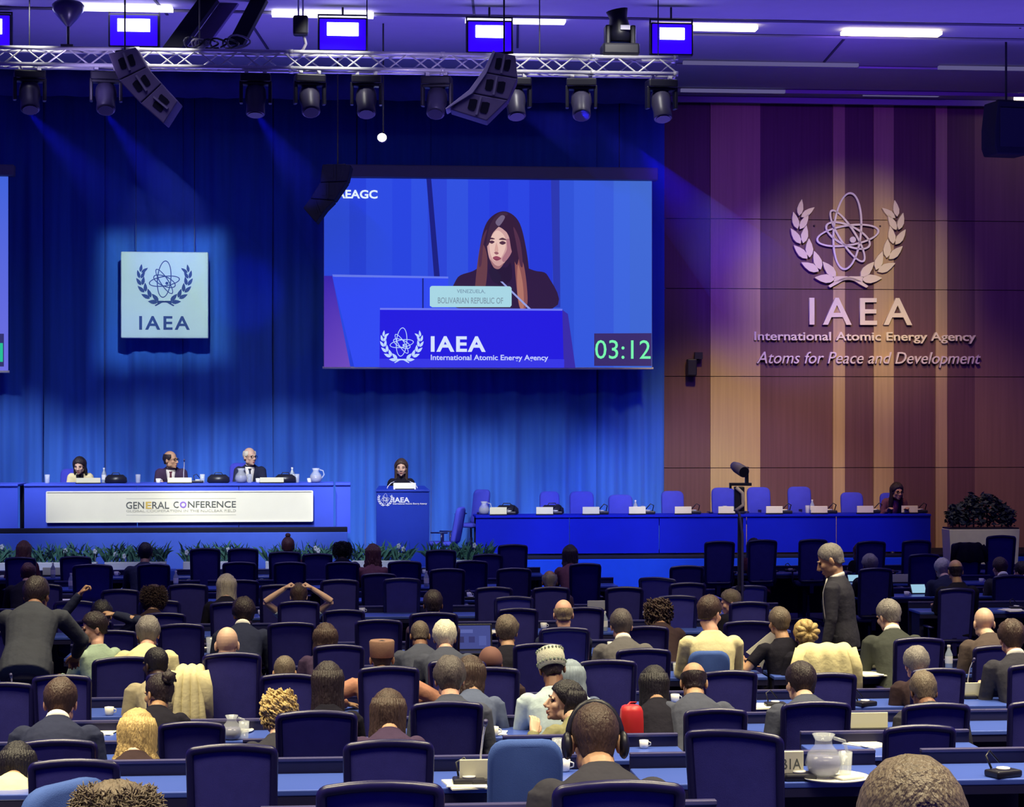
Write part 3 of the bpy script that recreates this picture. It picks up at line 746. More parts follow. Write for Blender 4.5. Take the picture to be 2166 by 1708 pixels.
array('speaker_array', 'curved speaker array hanging over the left part of the truss', 26.2,
      [[(227, 113), (287, 99), (310, 141), (250, 170)], [(250, 170), (310, 141), (342, 176), (296, 219)], [(296, 219), (342, 176), (377, 214), (346, 263)]], M_cab, None, (258, 104))
array('speaker_array', 'curved speaker array with pale edge hanging over the middle of the truss', 26.2,
      [[(1044, 108), (1091, 117), (1096, 166), (1024, 153)], [(1024, 153), (1096, 166), (1076, 212), (994, 196)], [(994, 196), (1076, 212), (1030, 257), (950, 232)], ], M_cab,
      [(1043, 107), (1048, 110), (1029, 156), (1000, 198), (945, 232), (942, 230), (992, 191), (1022, 150)], (1066, 108))
array('speaker_array', 'dark speaker array hanging before the top left corner of the big screen', 30.5,
      [[(681, 347), (744, 349), (736, 383), (676, 386)], [(676, 386), (736, 383), (708, 424), (655, 420)], [(655, 420), (708, 424), (690, 442), (668, 472), (640, 440)]], M_blackmat, None, (712, 348))

# small bright lamp on a rod below the truss
c = P(808, 291, 29.0)
t = thing('spot_lamp', 'small bright white lamp hanging above the big screen', 'stage light', tuple(c), 0)
MB().ell((0, .0, 0), (.065, .03, .06)).build('lens', emat('lamp_white_glow', (.95, .97, 1, 1), 12.0), t, smooth=True)
MB().tube([(0, .02, 0), (.01, .2, .02)], [.075, .06], n=12).build('housing', M_black, t, smooth=True)
MB().cyl((.01, .12, .05), (.01, .12, 8.64 - c.z), .012, n=6).build('hanging_rod', M_black, t)

# gear standing on top of the truss
def on_truss(px, name, label, cat):
    c = WP(px, 890, TY); return thing(name, label, cat, (c.x, c.y + .12, zt + .026), TH)
t = on_truss(140, 'bell_lamp', 'dark bell-shaped lamp on a short post on top of the truss', 'stage light')
MB().lathe([(.02, 0), (.02, .30)], n=8).box((0, 0, .01), (.16, .28, .03)).build('post', M_black, t)
MB().lathe([(.03, .28), (.10, .36), (.20, .48), (.21, .56), (.17, .60), (.05, .61)], n=18).build('shade', mat('bell_lamp_violet', (.05, .035, .16, 1), .3, spec=.6), t, smooth=True)
t = on_truss(1312, 'projector_head', 'large black moving light standing upright on the right of the truss', 'stage light')
MB().box((0, 0, .08), (.50, .34, .16)).build('base', M_black, t, bevel=.03)
MB().box((-.17, 0, .26), (.07, .2, .30)).box((.17, 0, .26), (.07, .2, .30)).build('yoke', M_black, t, bevel=.02)
MB().tube([(0, 0, .2), (0, 0, .32), (-.02, 0, .52), (-.04, 0, .62)], [.15, .16, .12, .15], n=14).build('head', M_black, t, smooth=True)
MB().box((.05, -.17, .36), (.13, .03, .06)).build('label_plate', mat('plate_pale', (.6, .58, .75, 1), .5), t)
t = on_truss(634, 'motor_hoist', 'dark chain hoist hanging above the truss near the slanted beam', 'hoist')
MB().box((0, 0, .34), (.2, .18, .26)).build('motor', M_black, t, bevel=.03)
MB().cyl((-.03, 0, .46), (-.03, 0, 8.64 - zt - .03), .012, n=6).cyl((.03, 0, .46), (.03, 0, 8.64 - zt - .03), .012, n=6).build('chain', M_alu, t)
MB().tube([(.04, 0, .22), (.07, 0, .1), (.03, 0, .02), (0, 0, 0)], .02).build('hook', M_grey, t)
rnd = random.Random(4)
t = on_truss(455, 'cable_bundle', 'loose heap of black cables lying on top of the truss', 'cables')
for i in range(7):
    x = rnd.uniform(-.35, .35); r = rnd.uniform(.06, .12)
    pts = [(x + r * 1.4 * math.cos(w_), .08 * math.sin(w_ * 2), .03 + r * (1 + math.sin(w_)) * .8) for w_ in [j * .5 + i for j in range(13)]]
    MB().tube(pts, .014, n=6).build('cable', M_black if i % 3 else M_grey, t, smooth=True)
# slanted dark beams behind the truss
def beam(pa, pb, Y, w, d, label, m):
    a, b = P(pa[0], pa[1], Y), P(pb[0], pb[1], Y); v = b - a
    mb = MB(); mb.rings([[a + Vector((sx * w / 2, sy * d / 2, 0)) for sx, sy in ((-1, -1), (1, -1), (1, 1), (-1, 1))], [b + Vector((sx * w / 2, sy * d / 2, 0)) for sx, sy in ((-1, -1), (1, -1), (1, 1), (-1, 1))]])
    c = (a + b) / 2; mb.v = [(x - c.x, y - c.y, z - c.z) for x, y, z in mb.v]
    o = mb.build('slanted_beam', m, bevel=.01); o.location = c; tag(o, label, 'beam', 'slanted beams under the ceiling')
beam((366, 104), (450, -10), 27.6, .27, .2, 'widest dark slanted beam rising from the truss to the ceiling', M_blackmat)
beam((418, 100), (498, -10), 27.8, .26, .12, 'violet-grey slanted beam between the two dark ones', mat('beam_violet', (.10, .07, .20, 1), .6))
beam((498, 98), (555, -10), 27.6, .22, .2, 'narrower dark slanted beam beside the hoist', M_blackmat)

# black cabinets hung at the right
for (px, py, Y, w, h, rz, lab) in ((2128, 274, 30.5, .60, .80, .25, 'black loudspeaker hanging in front of the right timber panel'), (2158, 2, 29.5, .38, .40, .2, 'black loudspeaker hanging in the top right corner')):
    c = P(px, py, Y); t = thing('hanging_speaker', lab, 'loudspeaker', tuple(c), rz)
    mb = MB(); mb.rings([[(sx * w / 2 * s_, sy * .22, z) for sx, sy in ((-1, -1), (1, -1), (1, 1), (-1, 1))] for s_, z in ((.86, -h / 2), (1.0, -h / 2 + .12), (1.0, 0), (.84, h / 2))])
    mb.build('cabinet', M_blackmat, t, bevel=.02)
    MB().box2((-w * .36, -.232, -h * .36), (w * .36, -.222, h * .36)).build('grille', mat('speaker_grille', (.006, .006, .03, 1), .9, bump=.4, bscale=300), t)
    mb = MB(); mb.cyl((0, 0, h / 2), (0, 0, 8.64 - c.z), .018, n=8); mb.box((0, 0, h / 2 + .02), (.3, .06, .04)); mb.build('hanging_rod', M_black, t)
# ---------------------------------------------------------------- conference chairs
M_frame = mat('chair_frame_navy', (.009, .007, .066, 1), .30, spec=.5, var=.06)
M_mesh = mat('chair_mesh_navy', (.050, .046, .26, 1), .85, spec=.15, var=.18, scale=14, bump=.25, bscale=420)
M_seat = mat('chair_seat_navy', (.03, .03, .13, 1), .9, spec=.1)
M_uph = mat('chair_fabric_blue', (.055, .105, .34, 1), .85, spec=.15, var=.10, scale=9, bump=.2, bscale=300)
M_uphs = mat('dais_chair_blue', (.05, .06, .50, 1), .85, spec=.1, var=.1)
M_arm = mat('armrest_grey', (.30, .30, .38, 1), .45)

def back_outline(w0, w1, h0, h1, r, bulge, n=5):
    pts = []
    cs = [(-w0 / 2, h0), (w0 / 2, h0), (w1 / 2, h1), (-w1 / 2, h1)]
    for i in range(4):
        p, a, b = Vector(cs[i]), Vector(cs[i - 1]), Vector(cs[(i + 1) % 4])
        da, db = (a - p).normalized(), (b - p).normalized()
        rr = r[i]
        for j in range(n + 1):
            t = j / n
            q = (p + da * rr) * (1 - t) ** 2 + p * 2 * t * (1 - t) + (p + db * rr) * t ** 2
            pts.append(q)
        # points along the edge
        q1 = cs[(i + 1) % 4]; e0 = p + db * rr; e1 = Vector(q1) + (p - Vector(q1)).normalized() * r[(i + 1) % 4]
        for j in range(1, 5): pts.append(e0.lerp(e1, j / 5))
    return pts
def back_y(x, z): return -.235 - .16 * (z - .55) + .25 * x * x + .05 * (z - .8) ** 2
def chair_meshes():
    out = {}
    o = back_outline(.415, .445, .50, 1.075, (.06, .06, .026, .026), 0)
    mb = MB()
    path = [Vector((p.x, back_y(p.x, p.y), p.y + .02 * (1 - (p.x / .22) ** 2) * max(0, (p.y - .8) / .28))) for p in o]
    mb.tube(path, [(.021, .019)] * len(path), n=8, closed=True)
    out['back_frame'] = (mb.mesh('chair_back_frame', True), M_frame)
    mb = MB(); c = Vector((0, back_y(0, .8) + .012, .80)); N = len(path); rings = []
    for s_ in (1.0, .75, .5, .25):
        rings.append([Vector((p.x * s_, back_y(p.x * s_, .8 + (p.z - .8) * s_) + .004, .8 + (p.z - .8) * s_)) for p in path])
    vs = [p for r in rings for p in r] + [Vector((0, back_y(0, .8) + .004, .8))]
    fs = [(i * N + k, i * N + (k + 1) % N, (i + 1) * N + (k + 1) % N, (i + 1) * N + k) for i in range(3) for k in range(N)] + [(3 * N + k, 3 * N + (k + 1) % N, 4 * N) for k in range(N)]
    mb.add(vs, fs); out['back_mesh'] = (mb.mesh('chair_back_mesh', True), M_mesh)
    mb = MB(); mb.box((0, -.21, .50), (.06, .03, .34)); mb.box((0, -.10, .42), (.06, .22, .03)); out['back_spine'] = (mb.mesh('chair_spine'), M_frame)
    mb = MB()
    mb.rings([[(x * sx, .02 + y * sx, z) for x, y in [(-.20, -.22), (0, -.24), (.20, -.22), (.235, 0), (.22, .20), (0, .23), (-.22, .20), (-.235, 0)]] for sx, z in ((.92, .425), (1.0, .44), (1.0, .475), (.9, .49))])
    out['seat'] = (mb.mesh('chair_seat', True), M_seat)
    for sx, nm in ((-1, 'armrest_l'), (1, 'armrest_r')):
        mb = MB(); mb.tube([(sx * .24, -.05, .42), (sx * .275, -.05, .50), (sx * .275, -.05, .63)], .016, n=8); mb.tube([(sx * .275, -.15, .645), (sx * .275, .13, .645)], [(.035, .012)] * 2, n=8)
        out[nm] = (mb.mesh('chair_armrest', True), M_frame)
    mb = MB(); mb.cyl((0, 0, .09), (0, 0, .27), .028); mb.cyl((0, 0, .2), (0, 0, .43), .018); out['gas_column'] = (mb.mesh('chair_column'), M_frame)
    mb = MB()
    for i in range(5):
        a = 2 * math.pi * i / 5 + .3; d = Vector((math.cos(a), math.sin(a), 0))
        mb.tube([Vector((0, 0, .10)), d * .30 + Vector((0, 0, .065))], [(.03, .02), (.018, .014)], n=6); mb.cyl(d * .30 + Vector((-d.y * .02, d.x * .02, .028)), d * .30 + Vector((d.y * .02, -d.x * .02, .028)), .028, n=10)
    mb.cyl((0, 0, .06), (0, 0, .12), .04); out['star_base'] = (mb.mesh('chair_base'), M_frame)
    # padded back of the upholstered kind
    mb = MB(); o2 = back_outline(.40, .40, .47, 1.06, (.06, .06, .11, .11), 0); rings = []
    for s_, dy in ((.90, -.045), (1.0, -.03), (1.0, .015), (.88, .04)):
        rings.append([Vector((p.x * s_, back_y(p.x * s_, p.y) + dy, .77 + (p.y - .77) * s_)) for p in o2])
    mb.rings(rings); out['back_pad'] = (mb.mesh('chair_back_pad', True), M_uph)
    return out
CM = chair_meshes()
PARTS_MESH = ['back_frame', 'back_mesh', 'back_spine', 'seat', 'armrest_l', 'armrest_r', 'gas_column', 'star_base']
PARTS_UPH = ['back_pad', 'back_spine', 'seat', 'armrest_l', 'armrest_r', 'gas_column', 'star_base']
def chair_at(loc, rz, lift, sx, label, kind='m', group='conference chairs in the hall', col=None):
    t = thing('office_chair', label, 'chair', tuple(loc), rz, group)
    t.scale = (sx, 1, 1)
    for nm in (PARTS_MESH if kind == 'm' else PARTS_UPH):
        me, m = CM[nm]
        if nm == 'back_pad' and col: m = col
        if nm == 'seat' and kind != 'm': m = col or M_uph
        o = link('armrest' if nm.startswith('armrest') else nm, me, m, t)
        if nm not in ('gas_column', 'star_base'): o.location.z = lift
    return t
SPOTS = []
def chair(xl, xr, ytop, r, desc, rz=0.0, kind='m', dY=0.0):
    Y0 = ROWS[r] + dY; cx = (xl + xr) / 2; Yb = YROW(cx, Y0); k = Yb / F
    zf = ZROW[r] if r < 6 else 0.0
    hgt = H - (ytop - YH) * k - zf
    lift = max(-.20, min(.26, hgt - 1.105))
    sx = max(.88, min(1.14, (xr - xl) * k / .485)) if abs(rz) < .3 else 1.0
    pos = P(cx, ytop, Yb)
    R = Matrix.Rotation(rz + TH, 3, 'Z'); off = R @ Vector((0, .33, 0))
    SPOTS.append((r, cx, desc))
    pre = 'navy mesh-back office chair ' if kind == 'm' else 'blue upholstered chair '
    return chair_at((pos.x + off.x, pos.y + off.y, zf), rz + TH, lift, sx, pre + desc, kind)

chair(668, 942, 1658, 2, 'cropped by the bottom edge, nearest and left of centre')
chair(1168, 1455, 1657, 2, 'holding the man with headphones at the bottom')
chair(60, 235, 1628, 2, 'at the lower left behind the yellow coat', 1.0, 'u', 0.3)
chair(400, 580, 1578, 3, 'left of the tall chair, lower left of centre')
chair(733, 912, 1569, 3, 'behind the woman with long brown hair')
chair(65, 245, 1610, 3, 'in front of the blonde wavy-haired woman, lower left', dY=.1)
chair(1478, 1620, 1548, 3, 'turned askew beside the desk with the water jug', -.45)
chair(1045, 1180, 1546, 3, 'with rounded plain back, behind the profile woman', 0, 'u')
chair(582, 757, 1507, 4, 'with full back in view, behind the blonde curly head')
chair(1868, 2028, 1537, 4, 'just above the nearest bald head at the right')
chair(38, 205, 1568, 4, 'behind the short-haired man in navy at lower left')
chair(868, 1024, 1487, 5, 'behind the grey-haired man in a slate suit', dY=-.4)
chair(1652, 1805, 1487, 5, 'upright and full, behind the dark-haired man in slate', dY=-.4)
chair(1908, 2058, 1490, 5, 'behind the brown-haired man at the right', dY=-.3)
chair(2132, 2285, 1485, 5, 'cut by the right edge, lower of two')
chair(1448, 1583, 1502, 5, 'behind the balding man in a dark suit')
chair(335, 475, 1530, 5, 'below the beige draped coat, beside the bun')
chair(1222, 1350, 1398, 6, 'empty, left of the black-haired woman with red bag')
chair(757, 888, 1412, 6, 'behind the man in a brown square cap')
chair(67, 192, 1430, 6, 'empty behind the leaning man in charcoal')
chair(427, 553, 1383, 6, 'black and broad, behind the bald man at left centre')
chair(557, 662, 1428, 6, 'below the small grey-brown head, left of dark-haired woman')
chair(1490, 1600, 1421, 6, 'empty, right of the balding man')
chair(1932, 2042, 1416, 6, 'beside the grey head with the pink collar')
chair(2132, 2260, 1407, 6, 'cut by the right edge, upper of two')
chair(1700, 1812, 1426, 6, 'before the cream draped jacket')
chair(985, 1095, 1414, 6, 'behind the man in a brown cap')
chair(315, 425, 1425, 6, 'hung with a long beige coat')
chair(-60, 70, 1446, 6, 'cut by the left edge beside a microphone')
chair(905, 1030, 1398, 6, 'mostly hidden by the grey-haired man in slate', dY=.5)
chair(1303, 1422, 1374, 7, 'above the black-haired woman, left of the blue chair')
chair(1085, 1195, 1363, 7, 'above the patterned round cap')
chair(1140, 1250, 1329, 7, 'behind the bald man in navy at centre', dY=.75)
chair(663, 770, 1366, 7, 'behind the small brown-haired head at left centre')
chair(1890, 2002, 1351, 7, 'right of the man reading papers, above the grey head')
chair(2058, 2166, 1368, 7, 'behind the bald man at the right')
chair(1450, 1552, 1367, 7, 'behind the man in the pale yellow shirt', 0, 'u')
chair(211, 305, 1392, 7, 'dark, right of the woman in mint green', .35)
chair(1682, 1806, 1370, 7, 'hidden under a draped cream jacket')
chair(565, 668, 1318, 8, 'empty, right of the bald man and dark suited man')
chair(183, 290, 1335, 8, 'empty, left of the grey-haired man in cream')
chair(335, 430, 1321, 8, 'right of the grey-haired man in cream')
chair(750, 852, 1312, 8, 'above the man in the brown square cap')
chair(1325, 1412, 1326, 8, 'below the curly brown-haired woman')
chair(1530, 1640, 1315, 8, 'behind the spotlight pole')
chair(865, 970, 1297, 8, 'behind the white-blond man')
chair(-72, 14, 1336, 8, 'barely showing at the left edge beside the charcoal suit')
chair(305, 392, 1298, 9, 'above the grey-haired man in cream')
chair(150, 238, 1313, 9, 'below the man with both hands raised')
chair(683, 772, 1291, 9, 'right of the person with both arms raised')
chair(1052, 1140, 1288, 9, 'above and right of the brown-haired man at centre')
chair(293, 382, 1271, 9, 'empty, left of the long grey-blonde hair, lower', dY=.8)
chair(588, 675, 1273, 9, 'behind the person with both arms raised')
chair(445, 532, 1275, 9, 'below the long grey-blonde hair')
chair(1195, 1275, 1286, 9, 'right of the bald man in navy at centre')
chair(112, 200, 1272, 9, 'left of the raised hand with white cuff', dY=.8)
chair(1545, 1627, 1274, 9, 'right of the pole, lower of two there')
chair(354, 440, 1237, 10, 'empty, left of the long grey-blonde hair, upper')
chair(213, 295, 1248, 10, 'empty, right above the raised hand')
chair(677, 760, 1227, 10, 'right of the person with raised arms, upper')
chair(1005, 1085, 1243, 10, 'in the middle of the hall, left of two alike')
chair(1125, 1207, 1243, 10, 'behind the person wearing a grey headset')
chair(1045, 1130, 1263, 9, 'in the middle of the hall, lower right of two alike', dY=1.0)
chair(1280, 1363, 1243, 10, 'before the blue dais riser, lower')
chair(1388, 1478, 1261, 9, 'right of the curly brown-haired woman', dY=.7)
chair(1985, 2065, 1246, 10, 'behind the brown-skinned balding man in black')
chair(2100, 2185, 1218, 11, 'behind the two men at the far right')
chair(49, 130, 1237, 10, 'left above the leaning man in charcoal')
chair(548, 632, 1238, 10, 'just left above the person with raised arms')
chair(1418, 1492, 1234, 10, 'left of the pole, below a smaller chair')
chair(1545, 1625, 1240, 10, 'right of the pole, upper of two there', dY=.8)
chair(470, 548, 1228, 11, 'right of the long grey-blonde hair')
chair(765, 838, 1214, 11, 'below the woman with wavy auburn hair')
chair(810, 890, 1224, 10, 'above the dark-haired man at centre, left one', dY=.8)
chair(908, 985, 1204, 11, 'above the dark-haired man at centre, right one')
chair(1050, 1125, 1203, 11, 'left of the grey headset, farther back')
chair(1816, 1890, 1203, 11, 'right of the walking man in the suit')
chair(293, 356, 1194, 12, 'behind the man in front of the flowers, right half')
chair(1358, 1420, 1223, 10, 'leaning, before the blue dais riser', -.55, dY=.8)
chair(1922, 1990, 1173, 12, 'above the white-haired head at right')
chair(470, 542, 1190, 12, 'in the third row from the stage, left centre')
chair(578, 648, 1190, 12, 'behind the person with the topknot')
chair(688, 760, 1190, 12, 'behind the dark head near the lectern')
chair(820, 892, 1188, 12, 'below the lectern, left one')
chair(965, 1032, 1187, 12, 'below the flowers right of the lectern')
chair(1205, 1272, 1193, 12, 'behind the long-haired person near the dais table')
chair(152, 238, 1195, 11, 'with a rounded dark jacket draped, near the flowers', dY=.6)
chair(1420, 1487, 1198, 11, 'left of the pole, in the third row from the dais')
chair(126, 193, 1178, 13, 'front row, second from the left by the flowers')
chair(405, 462, 1161, 13, 'front row, tall and narrow, below the third bouquet')
chair(482, 546, 1161, 13, 'front row, right of the tall narrow one')
chair(568, 636, 1168, 13, 'front row, behind the person with the topknot')
chair(640, 702, 1172, 13, 'front row, left of the dark head near the lectern')
chair(900, 966, 1164, 13, 'front row, right before the last bouquet')
chair(1000, 1064, 1173, 13, 'front row, left of the tall chair before the dais table')
chair(1056, 1114, 1153, 13, 'front row, tall, before the left end of the dais table')
chair(1490, 1556, 1146, 13, 'front row, just left of the spotlight pole')
chair(1586, 1642, 1143, 13, 'front row, just right of the spotlight pole')
chair(1690, 1752, 1142, 13, 'front row, behind the walking man')
chair(1812, 1876, 1146, 13, 'front row, behind the brown-haired woman at right')
chair(1908, 1972, 1144, 13, 'front row, empty before the end of the dais table')
chair(2012, 2080, 1149, 13, 'front row, before the white planter, with a dark bag')
chair(2086, 2152, 1134, 13, 'front row, right of the white planter')
chair(10, 75, 1180, 13, 'front row, leftmost, behind the red-haired person')
# hidden seats of the two nearest heads
chair_at((P(243, 1700, 5.35).x, 5.5, ZROW[1]), 0, 0, 1, 'navy mesh-back office chair under the curly head at the bottom left')
chair_at((P(1925, 1700, 3.35).x, 3.42, ZROW[0]), 0, -.1, 1, 'navy mesh-back office chair under the nearest head at bottom right')

# ---------------------------------------------------------------- long desks
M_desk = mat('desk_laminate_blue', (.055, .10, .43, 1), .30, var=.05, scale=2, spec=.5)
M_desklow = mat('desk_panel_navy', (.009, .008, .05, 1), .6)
M_rail = mat('desk_rail_silver', (.06, .055, .15, 1), .4, metal=.2)
ITEMS = []
def desk_front(r): return ROWS[r] + .43
def spot(px, py):                                # which desk row carries something standing at this pixel
    best = None
    for r in range(1, 14):
        zt_ = (ZROW[r] if r < 6 else 0.0) + .74
        for d in (.07, .12, .17, .22, .27, .32, .37, .41):
            Y = YROW(px, desk_front(r) + d); y = YH + (H - zt_) * F / Y
            e = abs(y - py) + (0 if .1 < d < .4 else .5)
            if best is None or e < best[0]: best = (e, r, Vector(((px - CX) * Y / F, Y, zt_)))
    return best[1], best[2]
def build_desks():
    rows = {}
    for r, px, desc in SPOTS:
        Y0 = desk_front(r); a = WP(px, 890, Y0); u = a.dot(U); rows.setdefault(r, []).append([u - .44, u + .44, desc])
    for r, px in ITEMS:
        a = WP(px, 890, desk_front(r)); u = a.dot(U); rows.setdefault(r, []).append([u - .28, u + .28, None])
    for r, segs in rows.items():
        if r == 0: continue
        segs.sort(key=lambda q: q[0]); out = []
        for q in segs:
            if out and q[0] < out[-1][1] + .05: out[-1][1] = max(out[-1][1], q[1]); out[-1][2] = out[-1][2] or q[2]
            else: out.append(list(q))
        Y0 = desk_front(r); o = Vector((0, Y0, 0)); zf = ZROW[r] if r < 6 else 0.0
        for u0, u1, desc in out:
            # u is measured along the row direction; find the row point with that value
            s0 = u0 - o.dot(U); a = o + U * s0; L = u1 - u0
            t = thing('conference_desk', ('desk before chair ' + desc) if desc else 'short stretch of desk carrying loose papers, row %d' % r, 'desk', (a.x, a.y, zf), TH, 'blue-topped conference desks')
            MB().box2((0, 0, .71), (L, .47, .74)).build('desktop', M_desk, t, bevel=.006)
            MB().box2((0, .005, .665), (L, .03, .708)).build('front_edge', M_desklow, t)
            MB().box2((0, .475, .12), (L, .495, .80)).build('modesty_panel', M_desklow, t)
            MB().box2((0, .465, .80), (L, .505, .818)).build('top_rail', M_rail, t, bevel=.004)
            n = max(1, int(L / 1.6))
            for i in range(n + 1):
                x = .04 + (L - .08) * i / n
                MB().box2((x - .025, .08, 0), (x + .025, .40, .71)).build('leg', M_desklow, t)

# ---------------------------------------------------------------- chairs on the dais, facing the hall
def dais_chair(px, ytop, w, desc, rz=math.pi, Y0=35.2, zb=DZR, kind='u'):
    Yb = YROW(px, Y0); k = Yb / F; hgt = H - (ytop - YH) * k - zb
    p = P(px, ytop, Yb); R = Matrix.Rotation(rz + TH, 3, 'Z'); off = R @ Vector((0, .31, 0))
    chair_at((p.x + off.x, p.y + off.y, zb), rz + TH, max(-.2, min(.2, hgt - 1.06)), max(.85, min(1.2, w * k / .42)), 'blue padded chair ' + desc, kind, 'padded chairs behind the dais table', M_uphs)
dais_chair(1020, 1036, 42, 'turned aside at the left end of the dais table', 2.4)
dais_chair(1162, 1040, 44, 'second from the left behind the dais table')
dais_chair(1230, 1040, 54, 'third from the left behind the dais table')
dais_chair(1312, 1047, 54, 'fourth from the left, lower, behind the dais table')
dais_chair(1422, 1039, 50, 'fifth from the left, before the curtain edge')
dais_chair(1529, 1032, 52, 'left of the spotlight pole before light timber')
dais_chair(1604, 1031, 52, 'right of the spotlight pole before light timber')
dais_chair(1690, 1030, 52, 'before the dark timber, right of the pole')
dais_chair(1801, 1042, 50, 'left of the woman seated on the dais')
dais_chair(1884, 1043, 50, 'behind the woman seated on the dais')
dais_chair(975, 1074, 44, 'low and dark, sideways before the dais table', 1.2, 33.4, DZR)
dais_chair(150, 992, 44, 'behind the woman in the cream jacket', math.pi, 35.0, DZP)
dais_chair(350, 990, 46, 'behind the man in glasses at the head table', math.pi, 35.0, DZP)
dais_chair(508, 980, 46, 'behind the white-haired man at the head table', math.pi, 35.0, DZP)
# ---------------------------------------------------------------- people
SK = {'fair': (.62, .40, .29), 'pink': (.60, .34, .25), 'tan': (.45, .26, .16), 'olive': (.40, .23, .13), 'brown': (.20, .10, .065), 'dark': (.06, .03, .028), 'deep': (.035, .018, .02)}
def skin(n): c = SK[n]; return mat('skin_' + n, (*c, 1), .5, var=.10, scale=14, spec=.35)
def hairm(n):
    c = {'black': (.010, .008, .014), 'dark': (.022, .014, .018), 'brown': (.055, .032, .026), 'auburn': (.085, .03, .025), 'grey': (.20, .18, .17), 'silver': (.42, .40, .36), 'white': (.70, .64, .50),
         'blonde': (.48, .34, .14), 'sand': (.34, .26, .16), 'ash': (.42, .37, .27), 'grizzled': (.085, .07, .07), 'greybrown': (.13, .10, .075)}[n]
    return mat('hair_' + n, (*c, 1), .48, var=.45, scale=30, bump=.5, bscale=120, stretch=(1, 1, .25), spec=.35)
def cloth(n):
    c = {'charcoal': (.035, .034, .048), 'navy': (.020, .024, .055), 'slate': (.060, .066, .100), 'black': (.010, .009, .018), 'greysuit': (.115, .108, .115), 'brownsuit': (.085, .062, .058), 'cream': (.70, .62, .36), 'yellow': (.74, .66, .36),
         'mint': (.32, .42, .33), 'beige': (.36, .31, .21), 'olive': (.21, .20, .11), 'ltblue': (.45, .55, .60), 'salmon': (.42, .20, .14), 'purple': (.05, .03, .07), 'maroon': (.11, .03, .05), 'rose': (.45, .10, .12), 'darkbrown': (.035, .02, .024), 'greenblack': (.05, .055, .05), 'white': (.75, .73, .68), 'bluegrey': (.09, .11, .19), 'plaid': (.040, .044, .060), 'floral': (.13, .05, .07)}[n]
    return mat('cloth_' + n, (*c, 1), .85, var=.22, scale=7, bump=.35, bscale=18, spec=.12)
M_eye = mat('eye_dark', (.02, .015, .015, 1), .3); M_lip = mat('lip_rose', (.30, .09, .09, 1), .5)
M_lens = mat('spectacle_frame', (.01, .01, .012, 1), .3)

JOBS = []
def job(mb, voxel, it=3):
    me = mb.mesh('tmp'); o = bpy.data.objects.new('tmp', me); COL.objects.link(o)
    r = o.modifiers.new('r', 'REMESH'); r.mode = 'VOXEL'; r.voxel_size = voxel; r.use_smooth_shade = True
    s = o.modifiers.new('s', 'SMOOTH'); s.iterations = it; s.factor = .5
    JOBS.append(o); return len(JOBS) - 1
def ring(R, o, rx, ry, z, yo=0.0, n=18, sq=2.3):
    pts = []
    for k in range(n):
        w_ = 2 * math.pi * k / n; cx_, sy_ = math.cos(w_), math.sin(w_)
        pts.append(o + R @ Vector((rx * math.copysign(abs(cx_) ** (2 / sq), cx_), ry * math.copysign(abs(sy_) ** (2 / sq), sy_) + yo, z)))
    return pts
def ik(S, W, l1, l2, pole):
    d = W - S; L_ = min(d.length, (l1 + l2) * .995); d.normalize(); W = S + d * L_
    a = (l1 * l1 - l2 * l2 + L_ * L_) / (2 * L_); h = math.sqrt(max(0, l1 * l1 - a * a))
    p = Vector(pole) - d * Vector(pole).dot(d); p.normalize()
    return S + d * a + p * h, W
def hand(mb, E, W, sgn, curl, up=(0, 0, 1), g=1.0):
    y = (W - E).normalized(); z = Vector(up) - y * Vector(up).dot(y)
    if z.length < .05: z = Vector((1, 0, 0)) - y * y.x
    z.normalize(); x = y.cross(z) * sgn          # thumb side
    M = lambda a, b, c: W + x * a * g + y * b * g + z * c * g
    mb.rings([[M(a * s_, b, c * t_) for a, c in ((-.04, 0), (-.03, .014), (0, .017), (.03, .014), (.04, 0), (.03, -.014), (0, -.016), (-.03, -.014))] for s_, b, t_ in ((.7, -.005, 1.25), (.95, .03, 1.1), (1.05, .07, 1), (1.0, .092, .8))])
    for i, (fx, ln) in enumerate(((.031, .072), (.011, .082), (-.010, .077), (-.030, .060))):
        p = [(fx, .085, 0)]; an = 0; cz = 0; cy = .085
        for j, sgm in enumerate((.42, .32, .26)):
            an += rad(curl * (.8, 1.1, .8)[j] * (1 + .06 * i)); cy += ln * sgm * math.cos(an); cz -= ln * sgm * math.sin(an); p.append((fx * (1 + .05 * j), cy, cz))
        mb.tube([M(*q) for q in p], [.0095, .009, .0085, .007], n=8)
    mb.tube([M(.03, .015, -.004), M(.052, .045, -.012), M(.060, .072, -.018 - .0002 * curl), M(.056, .096, -.026)], [.013, .012, .010, .008], n=8)

def head_shape(mb, fem=False):
    j = .92 if fem else 1.0
    mb.ell((0, -.012, .032), (.0745, .094, .090), 18, 12)
    mb.ell((0, .030, -.030), (.060 * j, .066, .080), 16, 10); mb.ell((0, .050, -.078), (.040 * j, .040, .034), 12, 8); mb.ell((0, .080, -.098), (.020 * j, .014, .015), 10, 6)
    for s_ in (-1, 1):
        mb.ell((s_ * .040, .062, -.022), (.024, .026, .026), 10, 7); mb.ell((s_ * .030, .082, .022), (.026, .012, .010), 10, 6)
        mb.ell((s_ * .077, -.008, -.012), (.010, .020, .033), 10, 8, Matrix.Rotation(s_ * .35, 3, 'Z')); mb.ell((s_ * .050, .012, -.066), (.014, .036, .026), 10, 7)
    mb.tube([(0, .088, .018), (0, .102, -.006), (0, .116, -.028), (0, .104, -.038)], [.009, .011, .015, .013], n=8); mb.ell((-.013, .098, -.036), (.010, .012, .008), 8, 6); mb.ell((.013, .098, -.036), (.010, .012, .008), 8, 6)
    mb.ell((0, .093, -.063), (.024, .010, .0065), 10, 6); mb.ell((0, .090, -.074), (.020, .011, .0075), 10, 6)

